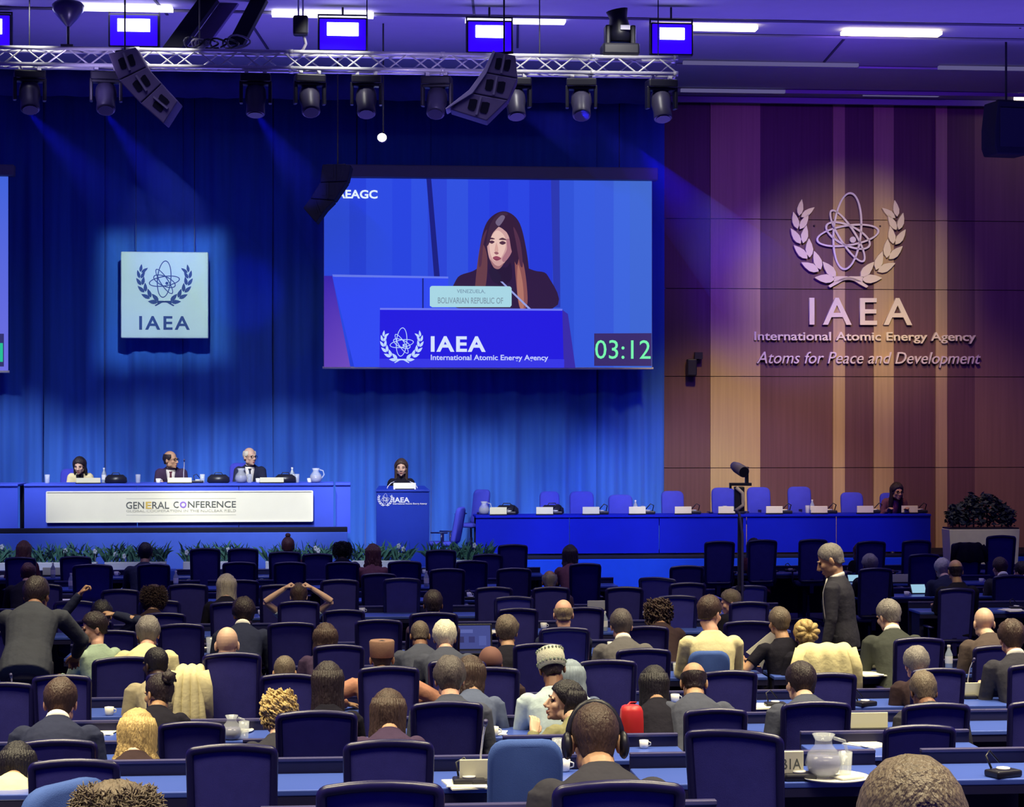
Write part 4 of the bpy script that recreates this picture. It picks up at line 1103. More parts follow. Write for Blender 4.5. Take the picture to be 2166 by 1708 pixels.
def zlim(f, fem=0, low=0.0):
    tab = [(0, .075), (35, .060), (58, .020), (80, -.012), (100, -.020), (125, -.060), (180, -.082)]
    f = abs(f)
    for (a, b), (c, d) in zip(tab, tab[1:]):
        if f <= c: return b + (d - b) * (f - a) / (c - a) - low
    return tab[-1][1] - low
HC = Vector((0, -.012, .032))
def scalp(f, z, t):
    a = rad(f); zz_ = max(-.97, min(1, (z - HC.z) / (.090 + t))); r_ = math.sqrt(1 - zz_ * zz_)
    if z < HC.z: r_ = max(r_, .80 if z > -.06 else .72)
    return Vector((HC.x + (.0745 + t) * r_ * math.sin(a), HC.y + (.094 + t) * r_ * math.cos(a), HC.z + (.090 + t) * zz_))
def cap(mb, t=.012, top=None, noise=.0, seed=0, low=0.0, f0=-180, f1=180, zf=zlim, nf=40, nz=9):
    full = (f1 - f0) >= 360
    outer = []; inner = []
    for j in range(nz + 1):
        ro, ri = [], []
        for i in range(nf + (0 if full else 1)):
            f = f0 + (f1 - f0) * i / nf
            zl = zf(f) - low; zt_ = (HC.z + .090 + t) if top is None else top
            zz_ = zt_ + (zl - zt_) * (1 - (1 - j / nz) ** 1.0 if top is not None else math.sin(j / nz * math.pi / 2) ** 1.6)
            e = 1 - (j / nz) ** 6
            nn = noise * mnoise.noise(Vector((f * .05 + seed, zz_ * 40, seed * 3.1))) if noise else 0
            ro.append(scalp(f, zz_, t * (.35 + .65 * e) + nn * e)); ri.append(scalp(f, zz_, -.004))
        outer.append(ro); inner.append(ri)
    n = len(outer[0]); rows = outer + inner[::-1]
    vs = [p for r in rows for p in r]; fs = []
    for j in range(len(rows) - 1):
        for k in range(n if full else n - 1):
            k2 = (k + 1) % n; fs.append((j * n + k, j * n + k2, (j + 1) * n + k2, (j + 1) * n + k))
    if not full:
        m_ = len(rows); fs.append(tuple(j * n for j in range(m_))); fs.append(tuple(j * n + n - 1 for j in range(m_ - 1, -1, -1)))
    mb.add(vs, fs)
def locks(mb, length, wave=.012, spread=.02, seed=1, f_front=68, n=22, r=.021):
    rn = random.Random(seed)
    for i in range(n):
        f = f_front + (360 - 2 * f_front) * i / (n - 1); a = rad(f)
        back = abs(180 - f) / 180
        L_ = length * rn.uniform(.90, 1.05); ph = rn.uniform(0, 6.3); pts = []; rr = []
        m_ = 9
        for j in range(m_):
            t = j / (m_ - 1)
            z = .085 - (L_ + .085) * t
            if z > -.03: p = scalp(f, max(z, -.02), .014)
            else:
                p = scalp(f, -.02, .014); q = (-.02 - z) / max(.05, L_ - .02)
                p = Vector((p.x * (1 + (spread * 3) * q - .12 * q), p.y * (1 - .10 * q) - .02 * q, z))
                p += Vector((math.cos(ph + 9 * q * (wave * 60 + .4)), math.sin(ph + 8 * q * (wave * 60 + .4)), 0)) * wave * min(1, q * 2)
            pts.append(p); rr.append(r * (.55 + .6 * math.sin(min(1, t * 1.6) * math.pi / 2)) * (1 if t < .8 else (1.25 - t) / .45 * .95))
        mb.tube(pts, rr, n=7)
def hair(style, seed, long_=.0, ff=68):
    mb = MB(); rn = random.Random(seed)
    if style == 'short': cap(mb, .014, noise=.007, seed=seed)
    elif style == 'thick': cap(mb, .022, noise=.012, seed=seed)
    elif style == 'buzz': cap(mb, .005, noise=.001, seed=seed)
    elif style == 'receding': cap(mb, .006, noise=.002, seed=seed, zf=lambda f: max(zlim(f), .105 - abs(f) * .0016))
    elif style == 'ring': cap(mb, .008, top=.045, noise=.003, seed=seed, f0=62, f1=298, zf=lambda f: zlim(f - 360 if f > 180 else f))
    elif style == 'crown': cap(mb, .010, top=.078, noise=.004, seed=seed, f0=52, f1=308, zf=lambda f: zlim(f - 360 if f > 180 else f))
    elif style in ('long', 'wavy', 'bob'):
        cap(mb, .020, noise=.006, seed=seed); locks(mb, {'long': .30, 'wavy': .28, 'bob': .13}[style] if not long_ else long_, {'long': .005, 'wavy': .020, 'bob': .006}[style], {'long': .03, 'wavy': .10, 'bob': .06}[style], seed, ff)
    elif style == 'curly':
        lo = long_ or .06; big = lo > .1
        cap(mb, .026 if big else .018, noise=.014, seed=seed)
        for i in range(330):
            f = rn.uniform(58, 302); z = rn.uniform(-lo, .128)
            p = scalp(f, max(z, -.05), (rn.uniform(.022, .050) if big else rn.uniform(.008, .024))); p.z = z if z < -.05 else p.z
            ph = rn.uniform(0, 6.3); d = (p - HC).normalized(); t1 = d.cross(Vector((0, 0, 1))).normalized() if abs(d.z) < .95 else Vector((1, 0, 0)); t2 = Vector((0, 0, -1))
            mb.tube([p + t1 * .013 * math.cos(ph + q * 1.1) + t2 * (.009 * q - .015) + d * (.010 * math.sin(ph + q * 1.1) + .004) for q in range(6)], [.004, .0065, .007, .0065, .005, .002], n=5)
    elif style == 'afro':
        cap(mb, .034, noise=.010, seed=seed)
        for i in range(2600):
            f = rn.uniform(0, 360); z = rn.uniform(-.08, .125)
            if (f < 55 or f > 305) and z < .06: continue
            p = scalp(f, z, rn.uniform(.032, .048)); d = (p - HC).normalized(); pts = [p]
            for q in range(4):
                d = (d + Vector((rn.uniform(-.8, .8), rn.uniform(-.8, .8), rn.uniform(-.8, .8)))).normalized(); pts.append(pts[-1] + d * .008)
            mb.tube(pts, [.002, .0026, .0026, .002, .0008], n=4)
    elif style == 'bun':
        cap(mb, .012, noise=.004, seed=seed); mb.ell((0, -.115, .085), (.046, .042, .044), 14, 10)
        for i in range(6): w_ = i * 1.05; mb.tube([(.03 * math.cos(w_), -.115 + .02 * math.sin(w_), .085), (.045 * math.cos(w_ + .6), -.125, .085 + .04 * math.sin(w_ + .6)), (.03 * math.cos(w_ + 1.3), -.13, .085 + .03 * math.sin(w_ + 1.3))], [.012, .014, .01], n=6)
    elif style == 'topknot':
        cap(mb, .014, noise=.004, seed=seed); mb.ell((0, -.03, .150), (.036, .036, .032), 12, 8)
    elif style == 'updo':
        cap(mb, .024, noise=.010, seed=seed)
        for i in range(9):
            w_ = 2 * math.pi * i / 9; d = Vector((math.cos(w_), 0, math.sin(w_)))
            c0 = Vector((0, -.125, .035)); mb.tube([c0 + d * .012, c0 + d * .040 + Vector((0, -.022, 0)), c0 + d * .078 + Vector((0, .004, 0)), c0 + d * .088 + Vector((0, .040, 0))], [.016, .026, .026, .014], n=8)
    return mb

PEOPLE = []
def person(px, ytop, desc, r=None, Y=None, yaw=0.0, pitch=8.0, roll=0.0, body=0.0, sk='fair', hr=('short', 'brown'), top='charcoal', under=None, sleeve=1.0, arms=('desk', 'desk'), lean=None, face=False,
           hat=None, glasses=False, pose='seat', base=0.0, fem=False, hlen=0.0, tie=None, scale=1.0, curl=(28, 28), group='delegates seated in the hall', front=None, bottom='black', hands_up=((0, 0, 1), (0, 0, 1)), dx=0.0, hs=1.0, cy=None):
    PEOPLE.append(dict(locals()))

def make_person(p, idx):
    px, ytop = p['px'], p['ytop']; stand = p['pose'] == 'stand'
    zf = p['base'] if p['r'] is None else (ZROW[p['r']] if p['r'] < 6 else 0.0)
    hz0, tl, sc = (.94 if stand else .57), .785, p['scale']
    lean = p['lean'] if p['lean'] is not None else 8.0
    for it in range(4):
        Y = p['Y'] if p['Y'] is not None else YROW(px, p['cy'] or ROWS[p['r']]) + .28 + .68 * math.sin(rad(lean))
        tgt = P(px, ytop, Y); hz = (tgt.z - zf) / sc
        if p['lean'] is None:
            c_ = max(.76, min(.998, (hz - hz0) / (tl + .012))); lean = math.degrees(math.acos(c_))
    R = Matrix.Rotation(-rad(lean), 3, 'X'); hip = Vector((0, 0, hz0)); T = lambda v: hip + R @ Vector(v)
    k = F / Y; vox = max(.0065, min(.016, 2.6 / k)); hv = max(.0045, min(.010, vox * .62))
    fem = p['fem']; sh = .165 if fem else .188; bw = .90 if fem else 1.0
    # head frame
    neck = T((0, .0, .50)); hp = T((0, .035, .655)); Rh = Matrix.Rotation(rad(p['yaw']), 3, 'Z') @ Matrix.Rotation(rad(p['roll']), 3, 'Y') @ Matrix.Rotation(-rad(p['pitch']), 3, 'X')
    MH = Matrix.Translation(hp) @ Rh.to_4x4() @ Matrix.Scale(1.06 * p['hs'], 4)
    # skin
    fine = MB(); fine.M = MH; head_shape(fine, fem); fine.M = None
    fine.tube([T((0, -.012, .44)), T((0, -.004, .52)), hp + Rh @ Vector((0, -.02, -.07)), hp + Rh @ Vector((0, -.01, -.02))], [.070 * bw, .058 * bw, .056 * bw, .055], n=14)
    S = {}; WR = {}
    hb = MB(); coarse = MB(); coat = MB()
    for i, sgn in enumerate((-1, 1)):
        a = p['arms'][i]; s0 = T((sgn * sh, 0, .425))
        pole = (sgn * .28, -.35, -1)
        if a == 'desk': w_ = Vector((sgn * .17, .44, hz0 + .20)) if not stand else s0 + Vector((sgn * .05, .3, -.3))
        elif a == 'lap': w_ = Vector((sgn * .10, .26, hz0 + .10))
        elif a == 'down': w_ = s0 + Vector((sgn * .07, .04, -.52)); pole = (sgn * .3, -1, 0)
        else:
            w_ = Vector(a[:3]); 
            if len(a) > 3: pole = a[3:6]
        e, w_ = ik(s0, w_, .275, .25, pole)
        coarse.tube([s0, (s0 + e) / 2, e], [.050 * bw, .046 * bw, .038 * bw], n=10); fine_arm = hb
        hb.tube([e, e.lerp(w_, .35), w_], [.038 * bw, .039 * bw, .026 * bw], n=10); hand(hb, e, w_, -sgn, p['curl'][i], p['hands_up'][i], .95 if fem else 1.03)
        sl = p['sleeve']
        coat.ell(s0 + Vector((-sgn * .012, 0, -.005)), (.068 * bw, .066, .060), 12, 8)
        if sl >= .8: coat.ell(e, .056 * bw, 12, 8)
        if sl >= 1.0: coat.tube([s0, (s0 + e) / 2, e, e.lerp(w_, .5), e.lerp(w_, .97)], [.068 * bw, .060 * bw, .053, .049, .040], n=12)
        else: coat.tube([s0, s0.lerp(e, .5 * sl + .3), s0.lerp(e, sl + .3)], [.064 * bw, .058 * bw, .056], n=12)
    prof = [(-.10, .150, .112), (0, .165, .122), (.12, .142, .108), (.25, .152, .112), (.36, .168, .112), (.42, .155, .098), (.475, .105, .080), (.515, .060, .058)]
    coarse.rings([ring(R, hip, rx * bw, ry * bw, z, 0) for z, rx, ry in prof])
    cprof = [(-.13, .178, .140), (-.02, .184, .140), (.12, .162, .126), (.25, .172, .130), (.35, .186, .130), (.415, .172, .114), (.465, .124, .094), (.495, .085, .078), (.512, .076, .074)]
    coat.rings([ring(R, hip, rx * bw, ry * bw, z, -.004) for z, rx, ry in cprof])
    leg = MB()
    for sgn in (-1, 1):
        h0 = Vector((sgn * .09, .02, hz0))
        if stand: kn, an = Vector((sgn * .10, .03, .50)), Vector((sgn * .11, 0, .09))
        else: kn, an = Vector((sgn * .11, .43, .53)), Vector((sgn * .11, .40, .09))
        coarse.tube([h0, (h0 + kn) / 2, kn, (kn + an) / 2, an, an + Vector((0, .06, -.05))], [.078, .068, .052, .046, .036, .034], n=10)
        leg.tube([h0, (h0 + kn) / 2, kn, (kn + an) / 2, an + Vector((0, 0, -.01))], [.098, .084, .068, .064, .056], n=12)
    leg.rings([ring(Matrix.Identity(3), hip, .17 * bw, .13, z) for z in (-.11, 0, .07)])
    p['_j'] = dict(fine=job(fine, hv, 2), hand=job(hb, max(.0055, hv), 1), body=job(coarse, max(.012, vox), 2), coat=job(coat, max(.009, vox * 1.1), 3), leg=job(leg, .02, 2))
    # place
    top = max((MH @ Vector((0, y, .124)) for y in (-.04, -.01, .02)), key=lambda v: v.z)
    hh = {'curly': .035, 'afro': .045, 'thick': .018, 'short': .012, 'long': .018, 'wavy': .018, 'bob': .018, 'updo': .02, 'bun': .01, 'topknot': .05}.get(p['hr'][0], 0) if not p['hat'] else (.05 if p['hat'][0] == 'kufi' else .02)
    rz = rad(p['body']) + TH
    Rz = Matrix.Rotation(rz, 3, 'Z'); off = Rz @ Vector((top.x, top.y, 0)) * sc
    tgt = P(px, ytop, Y)
    z = tgt.z - (top.z + hh) * sc
    z = max(zf - .03, min(zf + .32, z)) if not stand else zf
    t = thing('person', p['desc'], 'person', (tgt.x - off.x + p['dx'], tgt.y - off.y, z), rz, p['group'])
    t.scale = (sc, sc, sc)
    p['_t'] = t; p['_MH'] = MH; p['_T'] = T; p['_R'] = R; p['_hip'] = hip; p['_bw'] = bw; p['_vox'] = vox; p['_idx'] = idx; p['_S'] = S

def finish_people():
    dg = bpy.context.evaluated_depsgraph_get(); dg.update()
    res = [bpy.data.meshes.new_from_object(o.evaluated_get(dg)) for o in JOBS]
    for o in JOBS: me = o.data; bpy.data.objects.remove(o); bpy.data.meshes.remove(me)
    for p in PEOPLE:
        t, MH, T, R, hip, bw, j = p['_t'], p['_MH'], p['_T'], p['_R'], p['_hip'], p['_bw'], p['_j']
        bm = bmesh.new()
        for nm in ('fine', 'hand', 'body'): bm.from_mesh(res[j[nm]])
        me = bpy.data.meshes.new('person_body'); bm.to_mesh(me); bm.free()
        me.polygons.foreach_set('use_smooth', [True] * len(me.polygons))
        link('body', me, skin(p['sk']), t)
        me = res[j['coat']]; me.name = 'upper_garment'; me.materials.clear(); link('jacket' if p['sleeve'] >= 1 else 'shirt', me, cloth(p['top']), t)
        me = res[j['leg']]; me.name = 'trousers'; me.materials.clear(); link('trousers', me, cloth(p['bottom']), t)
        for sgn in (-1, 1):
            an = Vector((sgn * .11, .40 if p['pose'] == 'seat' else 0, .045)); MB().tube([an + Vector((0, -.07, 0)), an + Vector((0, .03, 0)), an + Vector((0, .17, -.012))], [(.040, .04), (.048, .042), (.034, .026)], n=10).build('shoe', M_black, t, smooth=True)
        if p['under']:
            mb = MB(); n = 20; rs = []
            for rr, z in ((.060, .485), (.070, .490), (.0690, .512), (.064, .528), (.056, .524)):
                rs.append([T((rr * bw * math.cos(2 * math.pi * q / n), rr * 1.02 * math.sin(2 * math.pi * q / n) - .004, z - .018 * math.sin(2 * math.pi * q / n))) for q in range(n)])
            mb.rings(rs, cap=False); mb.build('shirt_collar', cloth(p['under']), t, smooth=True)
        if p['front']:
            def fr(z, a):
                rx, ry = .176 * bw, (.134 if z < .36 else .134 - (z - .36) * .42)
                return T((rx * math.sin(a), ry * math.cos(a) + .004, z))
            rows_ = [(.02, .05), (.14, .14), (.28, .26), (.38, .34), (.46, .42), (.50, .42)]
            mb = MB(); vs = [fr(z, a * q) for z, a in rows_ for q in (-1, -.5, 0, .5, 1)]
            mb.add(vs, [(i * 5 + q, i * 5 + q + 1, i * 5 + q + 6, i * 5 + q + 5) for i in range(len(rows_) - 1) for q in range(4)])
            o = mb.build('shirt_front', cloth(p['front']), t, smooth=True); o.modifiers.new('t', 'SOLIDIFY').thickness = .012
            if p['tie']:
                mb = MB(); tr_ = [(.06, .0), (.12, .12), (.30, .09), (.45, .05), (.48, .10)]
                vs = [fr(z, a * q * 1.6) + R @ Vector((0, .012, 0)) for z, a in tr_ for q in (-1, 0, 1)]
                mb.add(vs, [(i * 3 + q, i * 3 + q + 1, i * 3 + q + 4, i * 3 + q + 3) for i in range(len(tr_) - 1) for q in range(2)])
                o = mb.build('tie', cloth(p['tie']), t); o.modifiers.new('t', 'SOLIDIFY').thickness = .01
        if p['hr'][0] != 'bald':
            hm = hair(p['hr'][0], p['_idx'] * 7 + 1, p['hlen'], 88 if p['face'] else 68); hm.v = [tuple(MH @ Vector(v)) for v in hm.v]
            hm.build('hair', hairm(p['hr'][1]), t, smooth=True)
        if p['hat']:
            kind, m = p['hat']; mb = MB(); mb.M = MH
            if kind == 'kufi':
                mb.rings([[Vector((rx * math.cos(2 * math.pi * q / 24), ry * math.sin(2 * math.pi * q / 24) - .012, z + .012 * math.sin(2 * math.pi * q / 24))) for q in range(24)] for rx, ry, z in ((.080, .100, .010), (.084, .104, .012), (.088, .108, .118), (.080, .100, .128), (.04, .05, .120))])
            elif kind == 'round':
                mb.rings([[Vector((rx * math.cos(2 * math.pi * q / 24), ry * math.sin(2 * math.pi * q / 24) - .014, z)) for q in range(24)] for rx, ry, z in ((.082, .102, .000), (.090, .110, .002), (.092, .112, .070), (.086, .106, .105), (.064, .082, .132), (.02, .03, .142))])
            elif kind == 'cap':
                cap(mb, .014, zf=lambda f: max(-.005, zlim(f))); mb.ell((0, .10, .052), (.060, .06, .008), 14, 6)
            elif kind == 'scarf':
                cap(mb, .020, noise=.006, low=.01); locks(mb, .22, .006, .10, 3, 60, 20, .028)
            o = mb.build('hat' if kind != 'scarf' else 'headscarf', m, t, smooth=True)
            if kind == 'round':
                mb = MB(); mb.M = MH
                for z, rr in ((.030, 1.0), (.112, .93)):
                    for q in range(22):
                        w_ = 2 * math.pi * q / 22; mb.ell((.0925 * rr * math.cos(w_), .1125 * rr * math.sin(w_) - .014, z), (.008, .008, .010), 6, 4)
                mb.build('embroidery', mat('hat_embroidery', (.20, .24, .20, 1), .8), o)
        if p['face']:
            for s_ in (-1, 1):
                mb = MB(); mb.M = MH; mb.ell((s_ * .030, .0805, .004), (.013, .012, .0065), 10, 6); mb.build('eye', M_eye, t, smooth=True)
                mb = MB(); mb.M = MH; mb.tube([(s_ * .014, .094, .024), (s_ * .030, .094, .029), (s_ * .048, .082, .022)], [.003, .0045, .003], n=6); mb.build('eyebrow', hairm(p['hr'][1] if p['hr'][0] != 'bald' else 'grey'), t)
            mb = MB(); mb.M = MH; mb.ell((0, .0985, -.064), (.022, .006, .005), 10, 6); mb.ell((0, .0965, -.073), (.018, .006, .006), 10, 6); mb.build('lips', M_lip, t, smooth=True)
        if p['glasses']:
            mb = MB(); mb.M = MH
            for s_ in (-1, 1):
                mb.tube([(s_ * .031 + .022 * math.cos(w_), .104, .004 + .016 * math.sin(w_)) for w_ in [q * math.pi / 6 for q in range(12)]], .003, n=5, closed=True); mb.tube([(s_ * .053, .102, .008), (s_ * .078, .04, .008), (s_ * .080, -.01, .004)], .0028, n=5)
            mb.tube([(-.01, .106, .006), (.01, .106, .006)], .003, n=5); mb.build('glasses', M_lens, t)

seated = lambda *a, **k_: person(*a, **k_)
# nearest rows
person(1925, 1591, 'person whose large balding brown head fills the bottom right corner', r=0, sk='tan', hr=('buzz', 'greybrown'), top='charcoal', pitch=24, Y=3.25, lean=10, hs=1.05)
person(243, 1655, 'person with frizzy light brown curls at the bottom left', r=1, sk='fair', hr=('afro', 'greybrown'), top='charcoal', pitch=6)
person(1260, 1509, 'man in charcoal suit wearing black headphones, back of head near bottom centre', r=2, sk='tan', hr=('buzz', 'brown'), top='charcoal', pitch=12, scale=1.06)
person(36, 1567, 'person with dark hair in a yellow coat, bottom left corner', r=3, sk='tan', hr=('bob', 'black'), top='yellow', body=0, lean=56, scale=.88, pitch=10, fem=True)
person(127, 1459, 'short-haired man in navy jacket with white collar, lower left', r=4, sk='pink', hr=('short', 'brown'), top='navy', under='white', scale=1.05)
person(290, 1503, 'woman with wavy shoulder-length blonde hair and dark brown jacket', r=4, Y=10.9, sk='fair', hr=('wavy', 'blonde'), top='darkbrown', fem=True, hlen=.25, pitch=14)
person(342, 1452, 'woman with dark hair tied in a high bun, head tilted left', r=5, sk='olive', hr=('bun', 'dark'), top='black', fem=True, yaw=38, pitch=16, roll=8)
person(590, 1454, 'person with short curly blonde hair in a charcoal jacket', r=5, Y=12.1, sk='fair', hr=('curly', 'blonde'), top='charcoal', pitch=14, fem=True, hlen=.05)
person(693, 1399, 'woman with straight dark hair in black, beside the curly blonde head', r=5, Y=12.9, sk='tan', hr=('long', 'dark'), top='black', fem=True, pitch=4)
person(820, 1484, 'woman with long straight brown hair behind a mesh chair', r=4, Y=11.7, sk='tan', hr=('long', 'brown'), top='purple', fem=True, hlen=.30, yaw=-14)
person(951, 1387, 'grey-haired man in a slate blue suit, seated at centre', r=5, cy=12.7, sk='pink', hr=('thick', 'grizzled'), top='slate', scale=1.05, pitch=6)
person(993, 1386, 'woman with brown hair and pale hairband beside the slate-suited man', r=5, Y=14.1, sk='tan', hr=('bob', 'brown'), top='bluegrey', fem=True, yaw=-24)
person(1038, 1365, 'man in a brown cap seen from behind at centre', r=6, sk='brown', hr=('buzz', 'dark'), top='darkbrown', hat=('cap', mat('cap_brown', (.16, .07, .06, 1), .8)))
person(1172, 1387, 'man in embroidered round white cap and pale blue shirt', r=5, Y=14.0, sk='brown', hr=('buzz', 'dark'), top='ltblue', hat=('round', mat('hat_white_knit', (.60, .60, .48, 1), .9, bump=.4, bscale=150)), pitch=24, lean=20, roll=-6, dx=-.03)
person(1193, 1437, 'woman in profile facing left, dark bobbed hair and olive jacket', r=5, Y=13.0, sk='fair', hr=('bob', 'black'), top='olive', fem=True, yaw=72, pitch=-8, face=True, scale=1.0, hs=1.0, body=22, arms=((-.26, .36, .90, -1, -.3, -1), 'desk'), curl=(18, 25), hands_up=((0, -1, .2), (0, 0, 1)))
person(1207, 1394, 'person wrapped in a pale grey patterned headscarf behind the round cap', r=6, Y=15.0, sk='brown', hr=('buzz', 'dark'), top='bluegrey', hat=('scarf', mat('scarf_grey', (.22, .27, .33, 1), .9, var=.4, scale=25)), fem=True)
person(1384, 1407, 'woman with long black hair beside a red bag', r=5, sk='tan', hr=('long', 'black'), top='black', fem=True, hlen=.34)
person(1467, 1419, 'balding man with a bare crown in a dark slate suit', r=5, cy=13.1, sk='tan', hr=('ring', 'dark'), top='slate', pitch=26, scale=1.04, body=-6)
person(1697, 1401, 'dark-haired man in slate suit behind an upright mesh chair', r=5, cy=12.7, sk='fair', hr=('short', 'dark'), top='slate', yaw=14, pitch=8, scale=1.07)
person(1953, 1421, 'man with grizzled brown hair in black, lower right', r=5, cy=12.8, sk='brown', hr=('short', 'greybrown'), top='charcoal', pitch=18)
person(1939, 1366, 'grey-haired person with a pink collar at the right', r=6, sk='pink', hr=('thick', 'grey'), top='darkbrown', under='rose', pitch=12)
person(2141, 1309, 'dark-haired man in a dark suit cut by the right edge', r=6, Y=16.2, sk='pink', hr=('thick', 'brown'), top='charcoal', under='white', scale=1.06)
# middle rows
person(2083, 1285, 'bald man in a grey-brown suit at the right', r=7, sk='fair', hr=('bald', 'grey'), top='brownsuit', scale=1.07, pitch=8)
person(1879, 1282, 'grey-haired man in dark green-grey suit reading papers', r=8, Y=18.0, sk='fair', hr=('short', 'grey'), top='greenblack', under='white', yaw=22, pitch=20, lean=28, scale=1.1)
person(1704, 1310, 'woman with a blonde twisted updo above a cream draped jacket', r=7, sk='fair', hr=('updo', 'blonde'), top='black', fem=True, pitch=8)
person(1650, 1287, 'grey cropped-haired person in black tee holding a sheet of paper', r=7, Y=17.9, sk='tan', hr=('short', 'greybrown'), top='black', sleeve=.35, arms=((-.30, .34, .86, -1, 0, -1), (.02, .42, .80, 1, 0, -1)), pitch=10, body=14, lean=14)
person(1500, 1281, 'man in a pale yellow shirt with his head turned right', r=7, sk='pink', hr=('short', 'brown'), top='cream', yaw=-42, pitch=16, scale=1.1, lean=12)
person(1547, 1257, 'man in profile facing left beside the spotlight pole', r=9, sk='pink', hr=('short', 'greybrown'), top='black', under='white', yaw=62, pitch=14, body=20)
person(1393, 1272, 'woman with big curly brown hair', r=8, sk='tan', hr=('curly', 'brown'), top='darkbrown', fem=True, hlen=.20, scale=1.05)
person(1315, 1287, 'man with short dark hair and white collar in a grey suit', r=7, Y=17.6, sk='pink', hr=('short', 'grizzled'), top='greysuit', under='white', scale=1.05)
person(1192, 1268, 'bald man in a navy suit at the centre of the hall', r=7, Y=18.0, sk='pink', hr=('ring', 'sand'), top='navy', pitch=10)
person(1072, 1300, 'man with full brown hair in dark clothes at centre', r=7, Y=17.3, sk='tan', hr=('thick', 'greybrown'), top='black', yaw=-8)
person(941, 1311, 'person with thick white-blond hair in a slate jacket by a laptop', r=7, Y=17.3, sk='pink', hr=('thick', 'white'), top='slate', pitch=6, scale=1.05)
person(888, 1344, 'person bending low beside the white-blond head', r=7, Y=18.1, sk='brown', hr=('buzz', 'greybrown'), top='slate', pitch=30, lean=38)
person(916, 1247, 'dark-haired man in front of grey-blue chair, centre', r=8, sk='brown', hr=('short', 'dark'), top='purple')
person(808, 1346, 'man in a square brown cap and salmon robe', r=6, sk='olive', hr=('buzz', 'dark'), top='salmon', hat=('kufi', mat('kufi_brown', (.22, .12, .085, 1), .85, var=.3, scale=60, stretch=(1, 1, 4))), scale=1.04, arms=((-.26, .36, .78, -1, -.2, -.3), (.24, .36, .78, 1, -.2, -.3)))
person(688, 1317, 'small brown-haired head at left centre, seen from behind', r=7, sk='tan', hr=('bob', 'brown'), top='purple', fem=True)
person(602, 1388, 'cropped grey-brown head low behind an empty chair', r=6, sk='olive', hr=('buzz', 'greybrown'), top='charcoal', pitch=24)
person(480, 1326, 'bald man seen from behind at left centre', r=6, sk='fair', hr=('bald', 'grey'), top='greysuit', pitch=8, scale=1.02)
person(516, 1262, 'dark-haired man with white collar in a dark suit, left centre', r=8, Y=18.9, sk='tan', hr=('thick', 'dark'), top='navy', under='white', yaw=16, scale=1.08)
person(632, 1232, 'person with both bare arms raised behind the head', r=9, sk='fair', hr=('short', 'brown'), top='ltblue', sleeve=.1, fem=True, arms=((-.135, .06, 1.24, -1, -.3, -.1), (.135, .06, 1.24, 1, -.3, -.1)), curl=(70, 70), pitch=14)
person(479, 1213, 'woman with long straight grey-blonde hair', r=9, Y=22.0, sk='fair', hr=('long', 'ash'), top='black', fem=True, hlen=.30, scale=1.05)
person(313, 1302, 'grey-haired man in cream shirt, left of the hall', r=7, Y=17.4, sk='pink', hr=('thick', 'grey'), top='yellow', scale=1.05)
person(333, 1369, 'dark-skinned man in a beige jacket turned left', r=6, sk='deep', hr=('buzz', 'black'), top='beige', yaw=24, body=14, scale=1.03, arms=('desk', 'lap'))
person(203, 1347, 'woman in profile facing left in a mint green jacket', r=7, Y=17.35, sk='pink', hr=('short', 'dark'), top='mint', fem=True, yaw=74, pitch=12, face=True, body=30, lean=10)
person(74, 1249, 'man in a charcoal suit leaning forward at the left', Y=16.4, base=0, sk='brown', hr=('short', 'dark'), top='plaid', pose='stand', lean=46, pitch=4, yaw=-14, scale=1.12, arms=((-.14, .72, .86, -1, 0, -.5), (.26, .66, .92, 1, 0, -.5)), group='delegates standing in the hall', bottom='charcoal')
person(216, 1268, 'man with both hands lifted to his head, white cuff showing', r=8, sk='tan', hr=('thick', 'black'), top='navy', pitch=20, arms=((-.17, .10, 1.36, -1, -.2, -.5), (.13, .14, 1.16, 1, -.2, -.6)), curl=(60, 60))
person(325, 1288, 'brown tuft of hair just behind the grey-haired man in cream', r=9, sk='tan', hr=('afro', 'brown'), top='darkbrown', lean=30)
# far rows
person(50, 1143, 'person with long dark red hair in the front row at far left', r=13, sk='tan', hr=('wavy', 'auburn'), top='maroon', fem=True)
person(59, 1190, 'man with short reddish-brown hair at the far left', r=11, sk='tan', hr=('short', 'auburn'), top='black')
person(307, 1147, 'dark-haired broad-shouldered man in front of the flowers', r=12, sk='brown', hr=('short', 'black'), top='navy', scale=1.04)
person(609, 1131, 'person with hair in a topknot below the head table', r=13, sk='brown', hr=('topknot', 'auburn'), top='maroon', fem=True)
person(724, 1145, 'person with a round dark head near the lectern', r=13, sk='deep', hr=('afro', 'black'), top='black')
person(789, 1150, 'woman with wavy auburn hair below the lectern', r=12, sk='brown', hr=('wavy', 'auburn'), top='floral', fem=True)
person(1206, 1152, 'long-haired dark figure before the dais table', r=12, sk='brown', hr=('wavy', 'dark'), top='floral', fem=True)
person(1163, 1207, 'person with a headset and silver-grey hair, centre right', r=10, sk='brown', hr=('crown', 'grey'), top='purple')
person(1595, 1138, 'dark brown-haired figure just right of the spotlight pole', r=13, sk='brown', hr=('wavy', 'dark'), top='maroon', fem=True)
person(1821, 1147, 'brown-haired person in the front row right of the walking man', r=13, sk='tan', hr=('bob', 'auburn'), top='black', fem=True)
person(1841, 1171, 'person with cropped grey hair right of the walking man', r=11, sk='tan', hr=('thick', 'grey'), top='black', under='white')
person(1994, 1180, 'white-haired head at the right of the hall', r=11, sk='fair', hr=('thick', 'silver'), top='navy')
person(2022, 1184, 'brown-skinned balding man in black at the right', r=10, sk='olive', hr=('ring', 'dark'), top='black')
person(2117, 1178, 'dark-haired man with white collar near the far right', r=11, sk='pink', hr=('short', 'brown'), top='charcoal', under='white', yaw=10)
